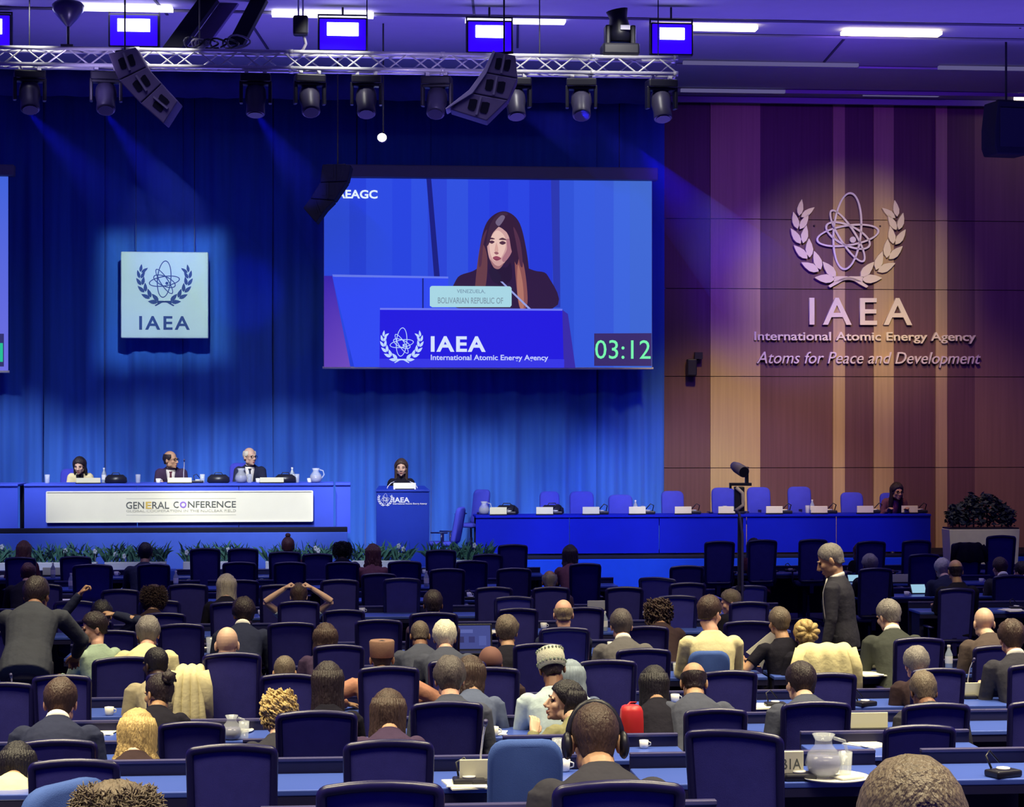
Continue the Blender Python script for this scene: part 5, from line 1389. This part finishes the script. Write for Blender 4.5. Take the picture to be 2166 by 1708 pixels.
person(2164, 1196, 'dark-haired man at the right edge by the white planter', r=11, sk='pink', hr=('short', 'dark'), top='charcoal', under='white', yaw=24)
# the man walking through
person(1752, 1160, 'grey-haired man standing in a dark suit, head bowed to the left', Y=18.7, base=0, pose='stand', sk='tan', hr=('receding', 'grey'), top='charcoal', under='white', yaw=10, pitch=26, body=62, lean=6, arms=('down', 'down'), face=True, scale=1.05, hs=1.10, front='white', group='delegates standing in the hall', bottom='charcoal', tie='navy')
# on the stage
person(168, 965, 'woman with dark hair in a cream jacket at the head table', Y=33.7, base=DZP, sk='fair', hr=('bob', 'dark'), top='cream', front='black', body=180, fem=True, face=True, pitch=18, lean=30, scale=.95, hlen=.17, group='people on the stage', hs=1.10, yaw=-8)
person(356, 954, 'man in dark glasses and suit at the head table looking aside', Y=33.7, base=DZP, sk='tan', hr=('crown', 'dark'), top='purple', front='white', tie='maroon', under='white', body=180, yaw=62, face=True, glasses=True, pitch=2, group='people on the stage', hs=1.10, scale=1.04)
person(525, 947, 'white-haired man in suit and tie at the head table', Y=33.7, base=DZP, sk='fair', hr=('crown', 'white'), top='navy', front='white', tie='navy', under='white', body=180, yaw=38, face=True, glasses=True, pitch=2, group='people on the stage', hs=1.10, scale=1.05)
person(849, 977, 'woman in black speaking at the lectern', Y=32.75, base=DZR, pose='stand', sk='fair', hr=('long', 'brown'), top='black', body=180, fem=True, face=True, pitch=3, yaw=-4, hlen=.32, scale=.955, group='people on the stage', hs=1.10, arms=((-.2, .22, 1.2), (.2, .22, 1.2)), lean=6)
person(1896, 1020, 'woman in glasses seated behind the end of the dais table', Y=35.0, base=DZR, sk='tan', hr=('long', 'dark'), top='floral', front='rose', body=180, fem=True, face=True, glasses=True, pitch=8, yaw=10, hlen=.26, group='people on the stage', hs=1.10)
for i, p in enumerate(PEOPLE): make_person(p, i)
finish_people()
# ---------------------------------------------------------------- things standing on the desks
M_card = mat('card_cream', (.72, .70, .52, 1), .7, var=.04); M_cardblue = mat('card_white', (.78, .78, .76, 1), .6)
M_china = mat('white_china', (.82, .81, .76, 1), .25); M_plast = mat('black_plastic', (.012, .012, .022, 1), .35)
M_water = mat('bottle_plastic', (.30, .36, .45, 1), .15, spec=.7); M_blueglow = emat('tablet_glow', (.35, .62, .80, 1), .9)
def glassm():
    m = bpy.data.materials.new('clear_glass'); m.use_nodes = True; nt = m.node_tree; b = nt.nodes['Principled BSDF']
    b.inputs['Base Color'].default_value = (.75, .80, .86, 1); b.inputs['Roughness'].default_value = .08; b.inputs['Alpha'].default_value = .30; b.inputs['Specular IOR Level'].default_value = .9
    return m
M_glass = glassm()
GI = {'card': 'name cards on the desks', 'cup': 'cups on the desks', 'glass': 'drinking glasses on the desks', 'bottle': 'water bottles on the desks', 'unit': 'interpretation units on the desks', 'mic': 'gooseneck microphones on the desks', 'paper': 'papers on the desks'}
def item(kind, px, py, label, rz=0.0, s=1.0, pt=None, group=None, text=None):
    if pt is None:
        r, p = spot(px, py); ITEMS.append((r, px))
    else: p = Vector(pt)
    g = group or GI.get(kind)
    nm = {'card': 'name_card', 'cup': 'coffee_cup', 'glass': 'drinking_glass', 'bottle': 'water_bottle', 'unit': 'interpretation_unit', 'mic': 'desk_microphone', 'paper': 'paper_sheets', 'jug': 'water_jug', 'laptop': 'laptop', 'tablet': 'tablet', 'tray': 'white_tray', 'bag': 'dark_bag'}[kind]
    ct = {'card': 'name card', 'cup': 'cup', 'glass': 'glass', 'bottle': 'bottle', 'unit': 'headset unit', 'mic': 'microphone', 'paper': 'paper', 'jug': 'jug', 'laptop': 'laptop', 'tablet': 'tablet', 'tray': 'tray', 'bag': 'bag'}[kind]
    s = s * .82 if kind == 'cup' else s
    t = thing(nm, label, ct, tuple(p), rz + TH, g); t.scale = (s, s, s)
    if kind == 'card':
        MB().rings([[(x, y, z) for x, y in ((-.13, -.006), (.13, -.006), (.13, .006), (-.13, .006))] for z in (.018, .125)]).build('board', M_card, t, bevel=.004)
        MB().box((0, 0, .010), (.27, .075, .02)).build('holder', M_plast, t, bevel=.004)
        if text: put_text(t, text, .075, .07, .085, .045, M_ink, y=-.006, depth=.002, spacing=1.2)
    elif kind == 'cup':
        MB().lathe([(.030, 0), (.038, .01), (.043, .075), (.040, .075), (.034, .015), (.01, .012)]).build('bowl', M_china, t, smooth=True)
        MB().tube([(.042, 0, .06), (.062, 0, .052), (.062, 0, .03), (.038, 0, .022)], .005, n=6).build('handle', M_china, t, smooth=True)
    elif kind == 'glass':
        MB().lathe([(.028, 0), (.030, .004), (.036, .12), (.033, .12), (.027, .01), (.005, .01)]).build('tumbler', M_glass, t, smooth=True)
    elif kind == 'bottle':
        MB().lathe([(.030, 0), (.033, .01), (.033, .13), (.014, .175), (.013, .195)]).build('body', M_water, t, smooth=True)
        MB().lathe([(.0335, .05), (.0338, .055), (.0338, .11), (.0335, .115)], cap=False).build('label_band', M_cardblue, t, smooth=True); MB().lathe([(.015, .193), (.015, .212)]).build('cap', M_cardblue, t)
    elif kind == 'unit':
        MB().box((0, 0, .018), (.16, .11, .036)).build('console', M_plast, t, bevel=.01)
        MB().lathe([(.034, .036), (.034, .046), (.01, .048)]).build('dial', M_cardblue, t, smooth=True)
        MB().tube([(-.05, .03, .04), (-.06, .06, .10), (-.02, .08, .12), (.03, .06, .06)], .006, n=6).build('ear_hook', M_plast, t, smooth=True)
    elif kind == 'mic':
        MB().box((0, 0, .015), (.10, .12, .03)).build('base', M_plast, t, bevel=.008)
        MB().tube([(0, .03, .02), (0, .035, .14), (.01, .01, .24), (.015, -.05, .30)], .005, n=6).build('gooseneck', M_alu, t, smooth=True)
        MB().tube([(.015, -.05, .30), (.016, -.085, .325)], [.010, .012], n=8).build('capsule', M_rail, t, smooth=True)
    elif kind == 'paper':
        MB().box((0, 0, .004), (.21, .297, .008), Matrix.Rotation(.15, 3, 'Z')).box((.02, .01, .011), (.21, .29, .005), Matrix.Rotation(-.2, 3, 'Z')).build('sheets', M_paper, t)
        o = t.children[0]; 
    elif kind == 'jug':
        MB().lathe([(.05, 0), (.075, .015), (.088, .06), (.075, .11), (.042, .15), (.040, .17), (.055, .20), (.052, .20), (.036, .17)], n=20).build('body', M_glass, t, smooth=True)
        MB().lathe([(.045, .006), (.070, .02), (.082, .06), (.074, .10), (.01, .10)], n=20).build('water', mat('jug_water', (.16, .16, .30, 1), .1), t, smooth=True)
        MB().tube([(.05, 0, .18), (.10, 0, .165), (.115, 0, .11), (.08, 0, .06)], .009, n=8).build('handle', M_glass, t, smooth=True)
    elif kind == 'laptop':
        MB().box((0, -.02, .009), (.33, .23, .018)).build('keyboard', M_plast, t, bevel=.004)
        R = Matrix.Rotation(-.28, 3, 'X')
        MB().box((0, .13, .12), (.34, .012, .225), R).build('lid', M_plast, t, bevel=.004)
        mb = MB(); c = C(54, 66, 140); q = [R @ Vector(v) + Vector((0, .13, .12)) for v in ((-.155, -.0072, -.098), (.155, -.0072, -.098), (.155, -.0072, .098), (-.155, -.0072, .098))]
        mb.cur = c; mb.add(q, [(0, 1, 2, 3)])
        for (x, z, w_, h_, cc) in ((-.06, .05, .14, .03, (84, 96, 170)), (-.09, -.02, .05, .05, (30, 34, 96)), (.0, -.02, .05, .05, (34, 40, 110)), (.09, -.03, .06, .08, (70, 84, 160))):
            mb.cur = C(*cc); mb.add([R @ Vector(v) + Vector((0, .13, .12)) for v in ((x - w_ / 2, -.0082, z - h_ / 2), (x + w_ / 2, -.0082, z - h_ / 2), (x + w_ / 2, -.0082, z + h_ / 2), (x - w_ / 2, -.0082, z + h_ / 2))], [(0, 1, 2, 3)])
        build_vcol(mb, 'display', vcol_mat('laptop_picture', .9), t)
    elif kind == 'tablet':
        R = Matrix.Rotation(-.7, 3, 'X')
        MB().box((0, .03, .062), (.20, .012, .15), R).build('case', M_plast, t, bevel=.004); MB().box((0, .0235, .0655), (.18, .003, .13), R).build('display', M_blueglow, t)
    elif kind == 'tray':
        MB().lathe([(.10, 0), (.15, .006), (.16, .016), (.15, .012), (.01, .006)], n=24).build('plate', M_china, t, smooth=True)
        MB().box((.05, -.03, .016), (.12, .10, .008), Matrix.Rotation(.4, 3, 'Z')).build('napkin', M_paper, t)
    elif kind == 'bag':
        MB().rings([[(x * a, y * a, z) for x, y in ((-.17, -.07), (.17, -.07), (.19, 0), (.17, .07), (-.17, .07), (-.19, 0))] for a, z in ((.85, 0), (1, .02), (.95, .09), (.65, .14))]).build('body', M_plast, t, smooth=True)
        MB().tube([(-.08, 0, .12), (-.05, 0, .17), (.05, 0, .17), (.08, 0, .12)], .008, n=6).build('strap', M_plast, t, smooth=True)
    return t
# nearest visible desk, bottom right
item('tray', 1765, 1676, 'white round tray under the water jug, lower right', s=1.1)
_p = item('jug', 1742, 1672, 'glass water jug with handle standing at lower right', s=1.05); _p.location.z += .016
_p = item('glass', 1788, 1670, 'empty glass tumbler right of the big water jug'); _p.location.z += .016
item('card', 1637, 1660, 'cream name card showing the letters BIA', text='BIA', s=1.15)
item('unit', 1690, 1668, 'black headset unit with white dial left of the water jug')
item('paper', 1720, 1684, 'papers lying before the water jug', rz=.9, s=.5)
item('unit', 2122, 1668, 'black headset unit on the desk at the far lower right', rz=.4)
item('card', 1028, 1672, 'cream name card left of the rounded blue chair')
item('mic', 1018, 1678, 'gooseneck microphone beside the name card near the blue chair')
item('unit', 992, 1686, 'black headset unit with white dial, left of the rounded blue chair')
item('paper', 985, 1672, 'grey folder sheet left of the rounded blue chair', s=.9)
item('tablet', 1096, 1700, 'glowing tablet under the rounded blue chair at the bottom')
item('paper', 1832, 1578, 'white sheet on the desk before the upright chair at lower right', s=.8, rz=.5)
item('card', 1838, 1560, 'cream name card seen between chairs at lower right')
item('cup', 1192, 1620, 'white cup right of the rounded blue chair'); item('glass', 1180, 1606, 'glass beside the white cup near the headphone wearer')
item('cup', 1044, 1566, 'white cup left above the rounded blue chair'); item('paper', 1048, 1552, 'crumpled papers left above the rounded blue chair', s=.6)
item('jug', 490, 1578, 'glass water jug on the desk at lower left', s=.8); item('glass', 516, 1574, 'small glass right of the lower left water jug'); item('cup', 478, 1560, 'white cup above the lower left water jug')
item('tray', 492, 1540, 'white bowl-like tray at lower left of centre', s=.9); item('card', 527, 1500, 'name card before the curly blonde head')
item('card', 42, 1522, 'cream name card at the far left'); item('mic', 22, 1516, 'gooseneck microphone at the left edge'); item('unit', 18, 1530, 'black headset unit at the left edge under the microphone')
item('cup', 231, 1532, 'small white cup on the desk right of the navy-jacketed man'); item('paper', 215, 1538, 'papers on the desk right of the navy-jacketed man', s=.7)
item('paper', 1610, 1505, 'pale sheet on the desk right of the mesh chair', s=.9); item('unit', 1640, 1500, 'headset unit by the slate-suited elbow')
item('unit', 1830, 1495, 'headset unit left of the black jacket at lower right', rz=.5)
item('cup', 1362, 1580, 'white cup right of the red bag', s=.8); item('card', 2056, 1476, 'cream name card near the right edge'); item('mic', 2050, 1470, 'gooseneck microphone near the right edge')
item('bottle', 2007, 1408, 'dark water bottle right of the grey head'); item('card', 1845, 1412, 'cream name card below the man reading papers'); item('paper', 1838, 1446, 'white papers below the man reading papers'); item('cup', 1893, 1440, 'white paper cup left of the grey head')
item('cup', 1556, 1412, 'white cup right of the small blue chair'); item('glass', 1546, 1404, 'glass right of the small blue chair'); item('glass', 1432, 1440, 'glass left below the pale yellow shirt'); item('cup', 1428, 1468, 'white cup left of the balding man'); item('cup', 1442, 1452, 'second white cup left of the balding man')
item('bottle', 1279, 1352, 'water bottle left of the grey-suited man'); item('cup', 1292, 1356, 'white cup left of the grey-suited man'); item('bottle', 1268, 1336, 'second water bottle left of the grey-suited man')
item('card', 1266, 1286, 'cream name card before the blue dais riser'); item('paper', 1152, 1300, 'white papers left of the bald man in navy'); item('cup', 1150, 1326, 'white cup left of the bald man in navy'); item('cup', 1142, 1312, 'upper white cup left of the bald man in navy')
item('paper', 1350, 1308, 'white papers left of the curly brown hair'); item('cup', 993, 1262, 'white cup near the middle of the hall'); item('unit', 996, 1280, 'headset unit near the middle of the hall')
item('bottle', 902, 1246, 'water bottle above the dark-haired man at centre'); item('paper', 1030, 1340, 'light papers right of the laptop'); item('laptop', 1000, 1392, 'open laptop before the white-blond head', s=1.15)
item('cup', 766, 1290, 'white cup right of the raised arms'); item('cup', 552, 1302, 'white cup left of the raised arms'); item('glass', 446, 1384, 'tall white glass left of the bald head', s=1.3); item('unit', 434, 1372, 'headset unit left of the bald head')
item('card', 1908, 1244, 'cream name card right of the walking man'); item('tablet', 1944, 1252, 'glowing tablet right of the walking man'); item('cup', 1918, 1268, 'white cup right of the walking man'); item('unit', 1672, 1210, 'white and black headset unit left of the walking man'); item('tablet', 1806, 1222, 'small glowing tablet behind the walking man', s=.8)
item('cup', 2076, 1238, 'white cup left of the two men at far right'); item('unit', 2150, 1290, 'headset unit at the right edge above the bald man'); item('paper', 2140, 1298, 'white papers at the right edge above the bald man')
item('card', 110, 1208, 'cream name card at far left, second desk from the flowers'); item('bottle', 112, 1226, 'water bottle at far left'); item('paper', 12, 1206, 'white papers at the far left edge'); item('bottle', 150, 1250, 'water bottle left of the raised hand'); item('paper', 140, 1268, 'papers left of the raised hand'); item('bottle', 372, 1240, 'water bottle left of the tall narrow chair'); item('card', 364, 1270, 'white card left of the long grey-blonde hair')
item('cup', 246, 1206, 'white cup below the flowers at left'); item('cup', 476, 1190, 'white cup below the third bouquet'); item('cup', 36, 1296, 'pale cup left of the leaning man'); item('tablet', 120, 1294, 'small glowing screen right of the leaning man', s=.7)
item('cup', 898, 1194, 'white cup before the last bouquet'); item('bottle', 1328, 1312, 'water bottle below the curly brown hair')

# ---------------------------------------------------------------- things on the head table and the dais table
def on_table(px, Y0, z): Y = YROW(px, Y0); return ((px - CX) * Y / F, Y, z)
for px, w_ in ((187, 'the woman in the cream jacket'), (380, 'the man in dark glasses'), (575, 'the white-haired man')):
    t = item('card', 0, 0, 'white name sign before ' + w_, pt=on_table(px, 32.56, 1.957), s=1.45, group='name signs on the head table'); t.scale.z = .72
for px, kd, lb in ((100, 'glass', 'glass at the left end of the head table'), (220, 'bottle', 'bottle right of the cream-jacketed woman'), (292, 'glass', 'glass between the woman and the man in dark glasses'), (335, 'cup', 'cup left of the man in dark glasses'), (418, 'unit', 'headset unit right of the man in dark glasses'),
                   (428, 'glass', 'glass right of the man in dark glasses'), (510, 'jug', 'water jug before the white-haired man'), (528, 'glass', 'glass before the white-haired man'), (546, 'cup', 'cup before the white-haired man'), (618, 'bottle', 'bottle right of the white-haired man'), (628, 'glass', 'glass right of the white-haired man'), (655, 'cup', 'cup at the right end of the head table'), (668, 'jug', 'tall water jug at the right end of the head table'),
                   (245, 'bag', 'dark bag behind the left part of the banner'), (462, 'bag', 'large dark bag left of the white-haired man'), (604, 'bag', 'dark bag right of the white-haired man'), (388, 'mic', 'microphone before the man in dark glasses')):
    item(kd, 0, 0, lb, pt=on_table(px, 32.78, 1.957), s=1.15 if kd != 'bag' else .95, group='things on the head table')
wd = ['first', 'second', 'third', 'fourth', 'fifth', 'sixth', 'seventh', 'eighth', 'ninth', 'tenth']
for i, px in enumerate((1054, 1152, 1250, 1348, 1445, 1537, 1638, 1733, 1830, 1924)):
    item('card', 0, 0, '%s white name card from the left on the dais table' % wd[i], pt=on_table(px, 34.36, 1.347), s=1.1, group='name cards on the dais table')
    item('unit', 0, 0, '%s black console from the left on the dais table' % wd[i], pt=on_table(px + 22, 34.62, 1.347), s=1.5, rz=math.pi, group='consoles on the dais table')
for px, kd, lb in ((1024, 'jug', 'water jug at the left end of the dais table'), (1072, 'bag', 'dark bag at the left end of the dais table'), (1168, 'bag', 'dark bag before the second dais chair'), (1344, 'bottle', 'bottle by the fourth dais chair'), (1360, 'glass', 'glass by the fourth dais chair'), (1533, 'glass', 'glass left of the spotlight pole on the dais table'), (1718, 'bottle', 'bottle right of the spotlight pole on the dais table'), (1708, 'glass', 'glass right of the spotlight pole on the dais table')):
    item(kd, 0, 0, lb, pt=on_table(px, 34.75, 1.347), s=1.1, group='things on the dais table')

# ---------------------------------------------------------------- flowers on the ledge before the stage
slab('planter_ledge', -80, 1062, 30.35, 30.75, 0, .74, M_dais, 'low blue ledge carrying the flower boxes before the stage', 'ledge')
M_leaf = mat('leaf_green', (.10, .26, .16, 1), .5, var=.4, scale=6); M_leaf2 = mat('leaf_dark', (.015, .05, .05, 1), .5, var=.3); M_petal = mat('petal_white', (.75, .78, .74, 1), .6)
def bouquet(px0, px1, desc, seed):
    Y0 = 30.55; rn = random.Random(seed); a = WP((px0 + px1) / 2, 890, Y0); L = (WP(px1, 890, Y0) - WP(px0, 890, Y0)).length
    t = thing('flower_box', desc, 'flowers', (a.x, a.y, .74), TH, 'flower boxes before the stage')
    MB().box2((-L / 2, -.09, 0), (L / 2, .09, .12)).build('trough', M_white, t, bevel=.01)
    mb = MB(); mb2 = MB()
    for i in range(int(190 * L)):
        b_ = Vector((rn.uniform(-L / 2, L / 2), rn.uniform(-.06, .06), .11)); an = rn.uniform(0, 6.28); ln = rn.uniform(.16, .36); lean = rn.uniform(.1, 1.0)
        d = Vector((math.cos(an) * lean, math.sin(an) * lean * .5, 1)).normalized(); s_ = d.cross(Vector((math.cos(an + 1.5), math.sin(an + 1.5), .1))).normalized(); w_ = rn.uniform(.010, .022)
        pts = [b_, b_ + d * ln * .4, b_ + d * ln * .75 + Vector((0, 0, -.02 * lean)), b_ + d * ln + Vector((math.cos(an) * .03, 0, -.06 * lean))]
        m_ = mb if rn.random() < .72 else mb2
        m_.add([pts[0] - s_ * .003, pts[0] + s_ * .003, pts[1] - s_ * w_, pts[1] + s_ * w_, pts[2] - s_ * w_ * .8, pts[2] + s_ * w_ * .8, pts[3]], [(0, 1, 3, 2), (2, 3, 5, 4), (4, 5, 6)])
    mb.build('foliage', M_leaf, t, fixn=False); mb2.build('dark_foliage', M_leaf2, t, fixn=False)
    for q in range(max(2, int(L * 2.2))):
        c = Vector((rn.uniform(-L / 2, L / 2), -.05, rn.uniform(.2, .38))); mb = MB(); mb.tube([(c.x, 0, .1), tuple(c)], .005, n=5)
        for j in range(5):
            w_ = j * 1.257; mb.ell(c + Vector((.018 * math.cos(w_), -.01, .024 * math.sin(w_))), (.016, .012, .022), 7, 5)
        mb.build('blossom', M_petal, t, smooth=True)
for i, (a_, b_, d_) in enumerate(((-30, 32, 'leftmost flower box before the stage'), (66, 206, 'flower box under the left half of the banner'), (222, 352, 'flower box behind the dark-haired broad-shouldered man'), (388, 522, 'flower box below the end of the banner lettering'),
                                 (562, 704, 'flower box behind the topknot'), (744, 868, 'flower box left before the lectern'), (905, 1036, 'flower box right of the lectern'))): bouquet(a_, b_, d_, 20 + i)
# white planter with a shrub at the right
a = WP(2074, 890, 33.0)
t = thing('white_planter', 'white planter box with a dark leafy shrub by the timber wall', 'planter', (a.x, a.y, 0), TH); kx = a.y / F
zt_ = H - (1119 - YH) * kx; w_ = 76 * kx
MB().rings([[(sx * w_ * q, sy * .22 * q, z) for sx, sy in ((-1, -1), (1, -1), (1, 1), (-1, 1))] for q, z in ((.90, 0), (1.0, zt_))]).build('box', mat('planter_white', (.55, .55, .46, 1), .7), t, bevel=.01)
MB().box2((-w_ * .98, -.2, zt_), (w_ * .98, .2, zt_ + .025)).build('soil', M_black, t)
mb = MB(); rn = random.Random(8)
for i in range(1500):
    f = rn.uniform(-1, 1); hmax = .30 + .18 * math.sin(f * 3 + 1.0) * (1 - .3 * f * f) + (.18 if -.9 < f < -.2 else .05)
    c = Vector((f * w_ * .92, rn.uniform(-.17, .17), zt_ + .05 + rn.uniform(0, 1) ** .7 * hmax)); an, tl_ = rn.uniform(0, 6.28), rn.uniform(-.8, .8)
    u = Vector((math.cos(an), math.sin(an) * .7, tl_)).normalized(); v = u.cross(Vector((rn.uniform(-1, 1), rn.uniform(-1, 1), rn.uniform(-1, 1)))).normalized(); ln = rn.uniform(.035, .07)
    mb.add([c - u * ln, c + v * ln * .4, c + u * ln, c - v * ln * .4], [(0, 1, 2, 3)])
mb.build('foliage', mat('shrub_dark', (.022, .035, .06, 1), .6, var=.4), t, fixn=False)
mb = MB()
for i in range(9): x = -w_ * .8 + i * w_ * .2; mb.tube([(x, 0, zt_), (x + rn.uniform(-.08, .08), 0, zt_ + .35)], .012, n=5)
mb.build('stem', M_black, t)

# ---------------------------------------------------------------- spotlight on a tall stand in the aisle
Ys = 22.0; a = P(1566, 1010, Ys); k = Ys / F
t = thing('spotlight_stand', 'tall black stand with a round spotlight in the right aisle', 'spotlight', (a.x, a.y, 0), 0)
zz_ = lambda py: H - (py - YH) * k; xx_ = lambda px: (px - 1566) * k
MB().cyl((0, 0, .05), (0, 0, zz_(1095)), .034, .030, n=10).cyl((0, 0, zz_(1250)), (0, 0, zz_(1240)), .05, n=10).build('pole', M_black, t)
MB().tube([(xx_(1569), -.045, .3), (xx_(1569), -.045, zz_(1130)), (xx_(1562), -.05, zz_(1085)), (xx_(1552), -.05, zz_(1078))], .016, n=8).build('cable', M_rail, t, smooth=True)
mb = MB()
for i in range(3):
    w2 = i * 2.094 + .4; mb.tube([(0, 0, .55), (.5 * math.cos(w2), .5 * math.sin(w2), .02)], .016, n=6); mb.tube([(0, 0, .25), (.28 * math.cos(w2), .28 * math.sin(w2), .26)], .012, n=6)
mb.build('tripod_leg', M_black, t)
MB().box2((xx_(1553), -.05, zz_(1082)), (xx_(1574), .05, zz_(1030))).build('ballast_box', M_black, t, bevel=.01)
MB().tube([(xx_(1556), -.055, zz_(1031)), (xx_(1569), -.06, zz_(1043)), (xx_(1571), -.06, zz_(1068)), (xx_(1556), -.055, zz_(1080))], .022, n=6).build('grip', mat('grip_pale', (.55, .46, .46, 1), .5), t, smooth=True)
MB().box2((xx_(1543), -.04, zz_(1028)), (xx_(1589), .04, zz_(1022))).box2((xx_(1576), -.03, zz_(1024)), (xx_(1583), .03, zz_(988))).box2((xx_(1543), -.03, zz_(1034)), (xx_(1547), .03, zz_(1024))).build('yoke', M_black, t)
c = (xx_(1566), 0, zz_(994))
mb = MB(); R = Matrix.Rotation(.35, 3, 'Z') @ Matrix.Rotation(.25, 3, 'X')
ax = R @ Vector((0, 1, 0)); c = Vector(c)
MB().tube([c - ax * .09, c + ax * .08, c + ax * .16], [.062, .060, .045], n=18).build('lamp_housing', mat('lamp_violet_grey', (.16, .13, .22, 1), .5), t, smooth=True)
MB().tube([c - ax * .095, c - ax * .088], [.056, .056], n=18).build('lens', M_blackmat, t)

# ---------------------------------------------------------------- coats over chairs, red bag, headphones, held paper
def drape(xl, xr, ytop, ybot, Y0, desc, m, rnd_=3, spread=.0, yaw=0.0):
    cx = (xl + xr) / 2; Y = YROW(cx, Y0); k = Y / F; a = P(cx, ytop, Y); w_ = (xr - xl) * k / 2; h = (ybot - ytop) * k
    t = thing('draped_jacket', desc, 'jacket', tuple(a), TH + yaw); N = 22; rows_ = []
    for j, (z, y, s_) in enumerate([(-h * .55, .16, 1.0 + spread * .5), (-.12, .12, 1.0), (-.02, .09, .98), (.0, .04, .95), (-.02, -.05, .97), (-.10, -.07, 1.0), (-h * .35, -.085, 1.04 + spread * .3), (-h * .7, -.095, 1.08 + spread * .7), (-h, -.09, 1.10 + spread)]):
        row = []
        for i in range(N + 1):
            u = -1 + 2 * i / N; edge = max(0, abs(u) - .78) / .22
            row.append((u * w_ * s_, y + .012 * math.sin(i * 1.1 + rnd_) * (j > 4) + .06 * edge * (1 if y < 0 else -1), z - .05 * edge ** 2 + .01 * math.sin(i * .9 + j)))
        rows_.append(row)
    mb = MB(); n = N + 1; mb.add([p for r_ in rows_ for p in r_], [(j * n + i, j * n + i + 1, (j + 1) * n + i + 1, (j + 1) * n + i) for j in range(len(rows_) - 1) for i in range(N)])
    o = mb.build('body', m, t, smooth=True, fixn=False); sd = o.modifiers.new('t', 'SOLIDIFY'); sd.thickness = .018; o.modifiers.new('s', 'SUBSURF').render_levels = 1
    for sx in (-1, 1):
        MB().tube([(sx * w_ * .86, -.05, -.03), (sx * w_ * (1.04 + spread * .3), -.06, -h * .35), (sx * w_ * (1.10 + spread), -.05, -h * .95)], [(.05, .04), (.055, .045), (.045, .04)], n=10).build('sleeve', m, t, smooth=True)
    return t
drape(1682, 1806, 1364, 1498, ROWS[7] - .02, 'cream jacket draped over a chair behind the blonde updo', cloth('yellow'))
drape(371, 432, 1410, 1532, ROWS[6] - .05, 'beige coat hanging from a chair beside the dark-skinned man', cloth('cream'), 1, .15)
drape(2016, 2080, 1150, 1190, ROWS[13] - .05, 'dark jacket over the front-row chair before the white planter', cloth('black'), 2)
Yb_ = YROW(1336, ROWS[5] + .1); a = P(1336, 1562, Yb_); k = Yb_ / F
t = thing('red_bag', 'red leather shoulder bag beside the woman with long black hair', 'bag', tuple(a), TH)
w2, h2 = 22 * k, 70 * k; M_red = mat('red_leather', (.50, .025, .03, 1), .4, var=.15)
MB().rings([[(x * w2 * q, y * q, z) for x, y in ((-1, -.05), (0, -.08), (1, -.05), (1.04, 0), (1, .05), (0, .07), (-1, .05), (-1.04, 0))] for q, z in ((.98, 0), (1.06, h2 * .12), (1.04, h2 * .6), (1.0, h2 * .84), (.86, h2 * .95), (.6, h2))]).build('body', M_red, t, smooth=True)
MB().tube([(-w2 * .5, 0, h2 * .96), (0, .06, h2 * 1.04), (w2 * .7, .12, h2 * 1.0)], .006, n=6).build('strap', M_red, t, smooth=True)
MB().ell((-w2 * .2, -.045, h2 * .9), .010).build('clasp', M_alu, t, smooth=True)
for q in PEOPLE:
    if 'wearing black headphones' in q['desc']:
        W = q['_t'].matrix_basis @ q['_MH']; t = thing('headphones', 'black headphones worn by the man in charcoal near the bottom', 'headphones', tuple(W.translation), q['_t'].rotation_euler.z)
        R = (Matrix.Rotation(-q['_t'].rotation_euler.z, 4, 'Z') @ W.to_3x3().to_4x4())
        mb = MB(); mb.M = R; mb.tube([(.088 * math.sin(w_), .0, .01 + .118 * math.cos(w_)) for w_ in [(-90 + 15 * j) * math.pi / 180 for j in range(13)]], [(.012, .006)] * 13, n=6); mb.build('headband', M_plast, t, smooth=True)
        for sx in (-1, 1):
            mb = MB(); mb.M = R; mb.ell((sx * .094, -.004, -.015), (.020, .038, .046), 14, 9); mb.build('ear_cup', M_plast, t, smooth=True)
    if 'holding a sheet' in q['desc']:
        Y = q['_t'].location.y + .15; a, k = P(1612, 1378, Y), Y / F
        t = thing('held_sheet', 'large white sheet held up by the grey cropped-haired person', 'paper', tuple(a), 0)
        mb = MB(); mb.poly([((x - 1612) * k, (1378 - y) * k) for x, y in ((1578, 1380), (1630, 1337), (1650, 1352), (1622, 1382), (1612, 1416), (1600, 1396))], -.003, .003); mb.build('sheet', M_paper, t)
build_desks()
